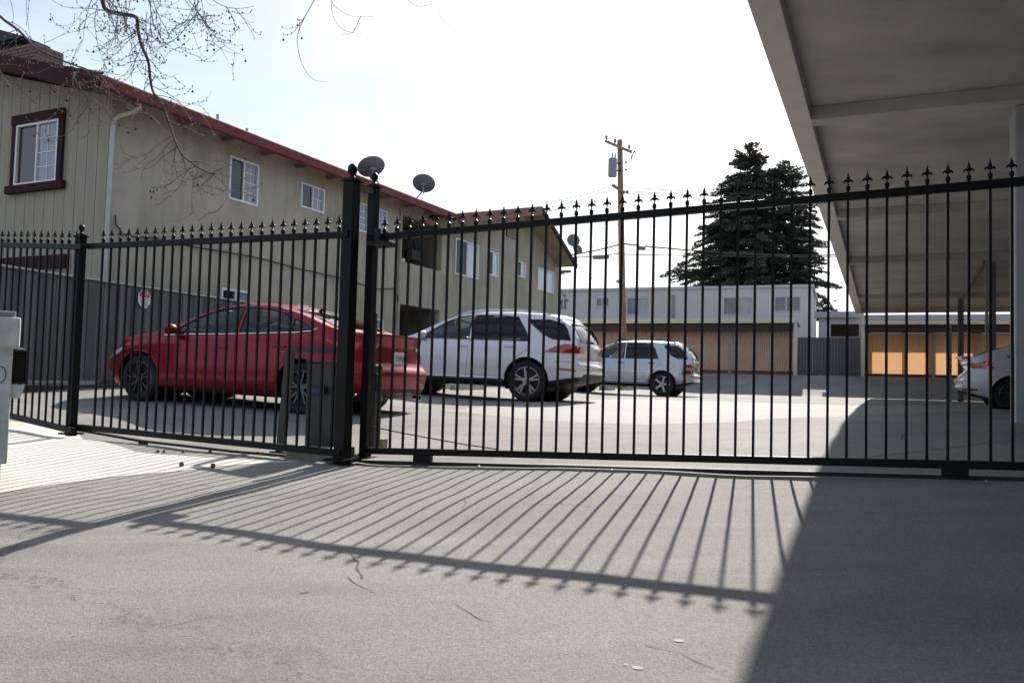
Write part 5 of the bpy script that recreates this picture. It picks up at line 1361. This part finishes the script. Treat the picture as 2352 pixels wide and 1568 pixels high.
    for x_ in S['seats']:
        for s_ in (1, -1):
            mb.box((x_, s_*.36, fz_+.25), .5, .5, .16); mb.box((x_-.28, s_*.36, fz_+.52), .13, .48, .56, (Vector((.97, 0, .24)), Vector((0, 1, 0)), Vector((-.24, 0, .97)))); mb.box((x_-.39, s_*.36, fz_+.90), .09, .25, .17)
    add(mb, 'seats', M['seat'], it, False, .03)
    mb = MB(); c_ = Vector((S['seats'][0]+.45, .36, S['dash']+.03)); mb.tube([c_+Vector((.05*math.sin(R(a_)), .18*math.cos(R(a_)), .18*math.sin(R(a_)))) for a_ in range(0, 361, 24)], .014, 6); add(mb, 'steering_wheel', M['seat'], it)
    # ---- mirrors, handles
    for s_ in (1, -1):
        mx_, mz = S['mirror']; yb_ = hit(mx_, mz, 'L' if s_ > 0 else 'R', 0).y; mb = MB(); pr = []
        for q in range(7):
            f_ = q/6; pr.append((.10*math.sin(math.pi*min(.98, max(.05, f_)))**.55+.002, -.11+.22*f_))
        mb.lathe(pr, (mx_, yb_+s_*.13, mz+.03), (Vector((1, 0, 0))*.75, UZ*.72, Vector((0, 1, 0))), 14); o = add(mb, 'side_mirror', S['paint'], None, True)
        mb = MB(); mb.bar((mx_, yb_-s_*.02, mz-.02), (mx_, yb_+s_*.06, mz), .06, .03); add(mb, 'mirror_foot', M['plastic'], o)
        for hx, hz_ in S['handles']:
            q = hit(hx, hz_, 'L' if s_ > 0 else 'R', .02); mb = MB(); mb.box(q, .20, .022, .026); add(mb, 'door_handle', M[S.get('hmat', 'plastic')] if S.get('hmat') else S['paint'], None, False, .008)
    S['hit'] = hit; S['add'] = add; S['line'] = line; S['patch'] = patch; S['t'] = t; S['bvh'] = bvh
    return t, add, hit, line, patch

def place(S, px_r, d_r, az_dir):
    """origin for a car whose near rear wheel touches the ground under px_r"""
    h = az_dir.normalized(); l_ = UZ.cross(h); side = 1 if l_.y < 0 else -1
    pr = gp(*px_r, d_r)
    c_ = pr+h*S['xr']-l_*side*(S['W']/2-.13); pf = c_+h*S['xf']+l_*side*(S['W']/2-.13); zf = gz(pf.x, pf.y); zr = gz(pr.x, pr.y)
    pit = math.atan2(zf-zr, S['xf']+S['xr']); c_.z = zr+S['xr']*math.tan(pit)
    return c_, math.atan2(h.y, h.x), pit
HL = -GU

# ---- red sedan
sed = dict(L=4.58, W=1.795, xf=1.37, xr=1.33, rw=.325, arch=.37, ub=.17, floor=.36, cab=(-1.1, .75), dash=.93, seats=(.25, -.62),
  top=[(2.29, .66), (2.2, .74), (1.95, .84), (1.5, .93), (1.1, 1.0), (1.0, 1.03), (.35, 1.345), (.05, 1.43), (-.3, 1.458), (-.75, 1.43), (-1.2, 1.31), (-1.75, 1.10), (-1.95, 1.075), (-2.2, 1.065), (-2.29, 1.03)],
  belt=[(2.29, .60), (2.0, .74), (1.5, .85), (.95, .94), (0, .975), (-1.2, 1.03), (-1.8, 1.02), (-2.29, .98)],
  bot=[(2.29, .25), (1.9, .19), (-1.9, .20), (-2.29, .30)], round=.75, nr=.38, tr=.22, tum=.36, rail=.86, xr_end=1.75, xf_end=1.7,
  tail=[(-2.14, .2), (-2.26, .35), (-2.29, .52), (-2.28, .60), (-2.20, .68), (-2.17, .90), (-2.20, 1.0), (-2.23, 1.05)], nose=[(2.1, .2), (2.27, .4), (2.29, .55), (2.2, .7), (2.05, .85)],
  paint=M['redpaint'], rim=M['rimdark'], spokes=5, spk=(-.22, .22), spw=.024, lip=.012,
  mirror=(.78, .985), handles=[(-.05, .80), (-.98, .84)],
  windows=[('S', [(.86, .985), (.45, 1.215), (.12, 1.325), (-.20, 1.355), (-.23, 1.345), (-.23, 1.00)], M['gcar']), ('S', [(-.29, 1.0), (-.29, 1.355), (-.7, 1.33), (-1.0, 1.27), (-1.06, 1.24), (-1.06, 1.045)], M['gcar']),
           ('S', [(-1.11, 1.05), (-1.11, 1.215), (-1.30, 1.14), (-1.42, 1.085), (-1.36, 1.06)], M['gcar']),
           ('T', [(-.98, .52), (-.95, 0), (-.98, -.52), (-1.68, -.60), (-1.72, 0), (-1.68, .60)], M['grear']), ('T', [(.95, .62), (1.0, 0), (.95, -.62), (.40, -.54), (.36, 0), (.40, .54)], M['grear'])],
  lines=[('S', [(.98, .93), (.5, .958), (0, .972), (-.6, 1.0), (-1.2, 1.03), (-1.42, 1.055), (-1.50, 1.09)], .009, 'chrome'),
         ('S', [(.92, .92), (.93, .6), (.86, .34), (.80, .28)], .004, 'rubber'), ('S', [(-.26, 1.0), (-.24, .6), (-.22, .28)], .004, 'rubber'), ('S', [(-1.10, 1.02), (-1.14, .80), (-1.02, .62), (-.93, .45), (-.90, .28)], .004, 'rubber'),
         ('S', [(.8, .28), (-.9, .28)], .005, 'rubber'), ('S', [(1.7, .62), (1.0, .74), (0, .76), (-1.0, .80), (-1.9, .84)], .003, 'redpaint'),
         ('B', [(-.62, .66), (.62, .66)], .004, 'rubber')],
  patches=[('S', [(2.05, .60), (1.98, .66), (1.72, .745), (1.66, .72), (1.80, .64), (2.0, .58)], 'lampclear', 'headlight'), ('S', [(2.12, .56), (2.06, .60), (1.98, .58), (2.06, .54)], 'amber', 'turn_light'),
           ('S', [(-2.18, .93), (-1.95, .94), (-1.83, .92), (-1.9, .87), (-2.18, .80)], 'lampred', 'tail_light'),
           ('B', [(.86, .95), (.50, .93), (.46, .89), (.55, .84), (.84, .80)], 'lampred', 'tail_light'), ('B', [(-.86, .95), (-.50, .93), (-.46, .89), (-.55, .84), (-.84, .80)], 'lampred', 'tail_light'),
           ('B', [(.60, .905), (.50, .90), (.52, .865), (.62, .86)], 'lampclear', 'reverse_lamp'), ('B', [(-.60, .905), (-.50, .90), (-.52, .865), (-.62, .86)], 'lampclear', 'reverse_lamp'),
           ('B', [(-.75, .22), (.75, .22), (.62, .36), (-.62, .36)], 'plastic', 'rear_diffuser')])
o_, hd, pit = place(sed, (697, 953), 10.55, HL)
rc, add, hit, line, patch = car('red_sedan', 'glossy red four-door sedan parked nose-in behind the black fence', sed, o_, hd, pit)
q = hit(0, .765, 'B', .012); mb = MB(); mb.box(q, .008, .33, .165); plt = add(mb, 'number_plate', M['plate'], None, False, .004)
lt = text('5WJL', Vector((0, 0, 0)), .11, M['ink'], None, Matrix.Identity(4)); lt.parent = plt
lt.matrix_parent_inverse = Matrix.Identity(4); lt.rotation_euler = (R(90), 0, R(-90)); lt.location = Vector((q.x-.006, 0, q.z-.005))
mb = MB(); q = hit(-2.215, 0, 'T', 0); mb.prism([(-2.12, -.66, q.z-.005), (-2.30, -.62, q.z+.0), (-2.30, .62, q.z+.0), (-2.12, .66, q.z-.005)], (0, 0, .022)); add(mb, 'boot_spoiler', M['redpaint'], None, False, .008)
mb = MB(); mb.box((-.55, -.2, 1.03), .35, .35, .22); add(mb, 'yellow_vest', M['yellow'], None, False, .08)
mb = MB(); q = hit(-.95, 0, 'T', .0); mb.prism([(-.88, -.02, q.z-.01), (-1.06, -.02, q.z+.0), (-1.05, -.01, q.z+.035), (-1.0, -.01, q.z+.03)], (0, .03, 0)); add(mb, 'roof_fin', M['redpaint'])
for s_ in (1, -1):
    mb = MB(); mb.lathe([(.035, 0), (.04, .10), (.036, .10), (.03, .02)], (-2.20, s_*.52, .25), (Vector((0, 1, 0)), UZ, Vector((-1, 0, 0))), 14); add(mb, 'exhaust', M['chrome'], None, True)

# ---- white SUV
suv = dict(L=4.80, W=1.93, xf=1.53, xr=1.385, rw=.385, arch=.45, ub=.26, floor=.50, cab=(-1.7, .85), dash=1.13, seats=(.25, -.70),
  top=[(2.4, .88), (2.28, 1.0), (1.9, 1.09), (1.3, 1.15), (1.12, 1.19), (.45, 1.56), (.15, 1.68), (-.25, 1.735), (-.9, 1.745), (-1.6, 1.71), (-2.05, 1.655), (-2.2, 1.60), (-2.4, 1.50)],
  belt=[(2.4, .82), (2.0, .95), (1.3, 1.05), (.9, 1.09), (0, 1.115), (-1.4, 1.14), (-2.4, 1.14)],
  bot=[(2.4, .36), (1.9, .28), (-1.8, .29), (-2.4, .42)], round=.6, nr=.30, tr=.16, tum=.30, rail=.88, xr_end=1.85, xf_end=1.9,
  tail=[(-2.22, .3), (-2.36, .45), (-2.40, .60), (-2.40, .72), (-2.33, .80), (-2.33, 1.05), (-2.28, 1.22), (-2.18, 1.40), (-2.05, 1.56), (-2.12, 1.62), (-2.15, 1.7)], nose=[(2.25, .3), (2.4, .55), (2.4, .8), (2.3, 1.0)],
  paint=M['whitepaint'], rim=M['rimpale'], spokes=5, spk=(-.16, .16), spw=.034, lip=.016, clad=5,
  mirror=(.80, 1.17), handles=[(-.05, 1.00), (-1.02, 1.02)],
  windows=[('S', [(.90, 1.155), (.40, 1.46), (.12, 1.57), (-.12, 1.60), (-.14, 1.60), (-.14, 1.155)], M['gcar']), ('S', [(-.20, 1.155), (-.20, 1.605), (-.75, 1.61), (-1.10, 1.59), (-1.28, 1.35), (-1.40, 1.155)], M['gtint']),
           ('S', [(-1.30, 1.545), (-1.75, 1.545), (-2.02, 1.48), (-2.10, 1.36), (-2.18, 1.18), (-1.85, 1.19), (-1.62, 1.30)], M['gtint']),
           ('B', [(-.62, 1.16), (.62, 1.16), (.56, 1.52), (-.56, 1.52)], M['gtint']), ('T', [(1.05, .72), (1.1, 0), (1.05, -.72), (.50, -.62), (.45, 0), (.50, .62)], M['grear'])],
  lines=[('S', [(.90, 1.15), (.93, .8), (.86, .42)], .004, 'rubber'), ('S', [(-.17, 1.14), (-.16, .8), (-.14, .42)], .004, 'rubber'), ('S', [(-1.42, 1.15), (-1.42, 1.0), (-1.20, .85), (-1.02, .66), (-.95, .42)], .004, 'rubber'),
         ('S', [(.98, 1.13), (-1.42, 1.135)], .008, 'rubber'), ('S', [(.85, .415), (-.95, .415)], .012, 'chrome'), ('B', [(-.72, .78), (.72, .78)], .006, 'rubber'), ('S', [(-1.95, .77), (-2.3, .77)], .004, 'rubber'), ('S', [(-1.55, .90), (-2.0, .98)], .003, 'whitepaint')],
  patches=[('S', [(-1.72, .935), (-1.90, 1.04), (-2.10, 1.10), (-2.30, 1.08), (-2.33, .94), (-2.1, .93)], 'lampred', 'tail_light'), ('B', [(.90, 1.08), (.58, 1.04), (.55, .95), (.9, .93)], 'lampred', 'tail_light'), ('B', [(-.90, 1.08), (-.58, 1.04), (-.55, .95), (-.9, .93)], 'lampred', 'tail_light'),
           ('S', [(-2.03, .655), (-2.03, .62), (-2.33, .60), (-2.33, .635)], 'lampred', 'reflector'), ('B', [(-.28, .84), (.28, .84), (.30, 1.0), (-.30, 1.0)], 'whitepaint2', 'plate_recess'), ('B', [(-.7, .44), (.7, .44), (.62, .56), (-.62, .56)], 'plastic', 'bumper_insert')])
# a mirror-finish chrome strip reads red from the sedan beside it
o_, hd, pit = place(suv, (1210, 920), 15.55, HL)
wc, add, hit, line, patch = car('white_suv', 'large white SUV with pale multi-spoke wheels parked beyond the red sedan', suv, o_, hd, pit)
def suv_extra(add, hit, S, rail_m):
    for s_ in (1, -1):
        mb = MB(); pts = []
        for k in range(15):
            x_ = .25-1.95*k/14; q = hit(x_, s_*.60, 'T', 0); lift_ = .045*math.sin(math.pi*min(1, max(0, k/14)))**.35; pts.append(q+UZ*(lift_+.005))
        mb.tube(pts, .018, 6); add(mb, 'roof_rail', rail_m, None, True)
    q = hit(0, S['wip'], 'B', .02); mb = MB(); mb.tube([q, q+Vector((-.005, .22, .02)), q+Vector((0, .42, .03))], .010, 6); mb.ball(q, .03, 8, 4); add(mb, 'rear_wiper', M['rubber'])
suv['wip'] = 1.17; suv_extra(add, hit, suv, M['steel'])
mb = MB(); q = hit(-2.05, 0, 'T', 0); mb.prism([(-1.90, -.60, q.z-.03), (-2.15, -.57, q.z-.07), (-2.15, .57, q.z-.07), (-1.90, .60, q.z-.03)], (0, 0, .04)); add(mb, 'roof_spoiler', M['whitepaint'], None, False, .01)
q = hit(0, .92, 'B', .012); mb = MB(); mb.box(q, .008, .32, .16); add(mb, 'number_plate', M['plate'])

# ---- silver SUV
sil = dict(suv); sil.update(L=4.62, W=1.84, xf=1.46, xr=1.36, rw=.36, arch=.42, floor=.5, dash=1.12,
  top=[(2.31, .85), (2.2, .98), (1.8, 1.06), (1.25, 1.12), (1.08, 1.17), (.45, 1.54), (.15, 1.66), (-.25, 1.70), (-.9, 1.71), (-1.5, 1.69), (-1.9, 1.64), (-2.05, 1.58), (-2.31, 1.48)],
  belt=[(2.31, .80), (1.9, .93), (1.2, 1.03), (.9, 1.06), (0, 1.075), (-1.3, 1.09), (-2.31, 1.10)], bot=[(2.31, .36), (1.9, .29), (-1.8, .30), (-2.31, .42)],
  tail=[(-2.12, .3), (-2.27, .42), (-2.31, .55), (-2.31, .64), (-2.22, .72), (-2.22, 1.0), (-2.14, 1.22), (-2.02, 1.42), (-1.88, 1.58), (-1.9, 1.7)], nose=[(2.2, .3), (2.31, .55), (2.31, .8), (2.2, .98)],
  paint=M['silver'], rim=M['rimsilver'], spokes=5, spk=(0,), spw=.065, spa=.6, clad=4, lip=.022, lipa=0, xr_end=1.75, tr=.14, hmat='plastic',
  mirror=(.80, 1.13), handles=[(-.05, .97), (-1.02, .98)],
  windows=[('S', [(.92, 1.11), (.42, 1.44), (.15, 1.55), (-.12, 1.575), (-.14, 1.575), (-.14, 1.11)], M['gcar']), ('S', [(-.20, 1.11), (-.20, 1.575), (-.75, 1.58), (-.98, 1.56), (-1.10, 1.38), (-1.20, 1.13)], M['gtint']),
           ('S', [(-1.36, 1.53), (-1.70, 1.53), (-1.85, 1.46), (-2.00, 1.30), (-2.08, 1.14), (-1.78, 1.15), (-1.60, 1.24), (-1.47, 1.38)], M['gtint']),
           ('B', [(-.58, 1.14), (.58, 1.14), (.52, 1.50), (-.52, 1.50)], M['gtint']), ('T', [(1.0, .70), (1.05, 0), (1.0, -.70), (.50, -.60), (.45, 0), (.50, .60)], M['grear'])],
  lines=[('S', [(.90, 1.1), (.93, .8), (.86, .40)], .004, 'rubber'), ('S', [(-.17, 1.1), (-.17, .8), (-.17, .40)], .004, 'rubber'), ('S', [(-1.25, 1.12), (-1.28, .95), (-1.10, .80), (-.95, .62), (-.92, .40)], .004, 'rubber'),
         ('S', [(.8, .66), (-.85, .66)], .006, 'rubber'), ('S', [(.8, .42), (-.85, .42)], .010, 'chrome'), ('B', [(-.70, .70), (.70, .70)], .006, 'rubber'), ('S', [(-1.85, .69), (-2.2, .69)], .004, 'rubber'),
         ('S', [(-1.62+.10*math.cos(R(a_)), .92+.09*math.sin(R(a_))) for a_ in range(0, 361, 30)], .004, 'plastic')],
  patches=[('S', [(-1.92, .70), (-2.02, .80), (-2.19, .80), (-2.19, .70)], 'lampred', 'tail_light'), ('S', [(-2.08, .90), (-2.10, .96), (-2.19, .95), (-2.19, .89)], 'lampred', 'tail_light_upper'),
           ('B', [(.86, .80), (.62, .80), (.62, .70), (.86, .70)], 'lampred', 'tail_light'), ('B', [(-.86, .80), (-.62, .80), (-.62, .70), (-.86, .70)], 'lampred', 'tail_light'), ('B', [(.86, .96), (.66, .96), (.66, .90), (.86, .90)], 'lampred', 'tail_light'), ('B', [(-.86, .96), (-.66, .96), (-.66, .90), (-.86, .90)], 'lampred', 'tail_light')])
o_, hd, pit = place(sil, (1521, 909), 25.0, HL)
sc2, add, hit, line, patch = car('silver_suv', 'older silver SUV with dark door handles, furthest of the parked cars', sil, o_, hd, pit)
sil['wip'] = 1.14; suv_extra(add, hit, sil, M['plastic'])
q = hit(0, .86, 'B', .012); mb = MB(); mb.box(q, .008, .32, .16); add(mb, 'number_plate', M['plate'])

# ---- white car at the right, tail towards the left
hat = dict(sed); hat.update(L=4.5, W=1.80, xf=1.35, xr=1.35, rw=.33, arch=.38,
  top=[(2.25, .70), (2.1, .82), (1.6, .95), (1.15, 1.03), (.5, 1.36), (.1, 1.49), (-.4, 1.53), (-.9, 1.49), (-1.3, 1.40), (-1.75, 1.24), (-2.05, 1.13), (-2.15, 1.10), (-2.25, 1.06)],
  belt=[(2.25, .62), (1.5, .88), (.9, .96), (0, 1.0), (-1.2, 1.05), (-2.25, 1.04)],
  bot=[(2.25, .25), (1.9, .2), (-1.8, .22), (-2.25, .34)], tr=.26, round=.7, xr_end=1.72,
  tail=[(-2.05, .2), (-2.2, .36), (-2.25, .45), (-2.25, .60), (-2.17, .72), (-2.06, .80), (-2.08, .90), (-2.13, 1.0), (-2.14, 1.08)],
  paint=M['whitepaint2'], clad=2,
  windows=[('S', [(.86, 1.005), (.45, 1.25), (.12, 1.37), (-.20, 1.41), (-.23, 1.41), (-.23, 1.02)], M['gtint']), ('S', [(-.29, 1.02), (-.29, 1.41), (-.7, 1.39), (-1.05, 1.32), (-1.30, 1.20), (-1.42, 1.11), (-1.25, 1.07)], M['gtint']),
           ('T', [(-1.02, .52), (-1.0, 0), (-1.02, -.52), (-1.85, -.58), (-1.9, 0), (-1.85, .58)], M['grear'])],
  lines=[('S', [(-1.20, 1.05), (-1.22, .85), (-1.02, .62), (-.93, .45), (-.90, .28)], .004, 'rubber'), ('S', [(-.26, 1.0), (-.24, .6), (-.22, .28)], .004, 'rubber'), ('B', [(-.62, .68), (.62, .68)], .004, 'rubber')],
  patches=[('S', [(-1.66, .985), (-1.72, .925), (-1.92, .87), (-2.10, .84), (-2.10, .96), (-1.85, 1.0)], 'lampred', 'tail_light'), ('S', [(-1.68, .975), (-1.73, .93), (-1.86, .905), (-1.90, .93), (-1.80, .98)], 'lamplit', 'lit_tail_lamp'),
           ('B', [(.88, .98), (.5, .97), (.5, .88), (.88, .84)], 'lampred', 'tail_light'), ('B', [(-.88, .98), (-.5, .97), (-.5, .88), (-.88, .84)], 'lampred', 'tail_light'),
           ('B', [(.80, .42), (.60, .42), (.60, .38), (.80, .38)], 'lampred', 'reflector'), ('B', [(-.80, .42), (-.60, .42), (-.60, .38), (-.80, .38)], 'lampred', 'reflector'),
           ('S', [(-2.0, .42), (-2.16, .43), (-2.16, .38), (-2.02, .38)], 'lampred', 'reflector'), ('B', [(-.7, .24), (.7, .24), (.6, .38), (-.6, .38)], 'plastic', 'bumper_insert')])
o_, hd, pit = place(hat, (2322, 938), 17.4, GU)
hc, add, hit, line, patch = car('white_hatchback', 'white car with a lit red tail lamp parked under the canopy at the right edge', hat, o_, hd, pit)
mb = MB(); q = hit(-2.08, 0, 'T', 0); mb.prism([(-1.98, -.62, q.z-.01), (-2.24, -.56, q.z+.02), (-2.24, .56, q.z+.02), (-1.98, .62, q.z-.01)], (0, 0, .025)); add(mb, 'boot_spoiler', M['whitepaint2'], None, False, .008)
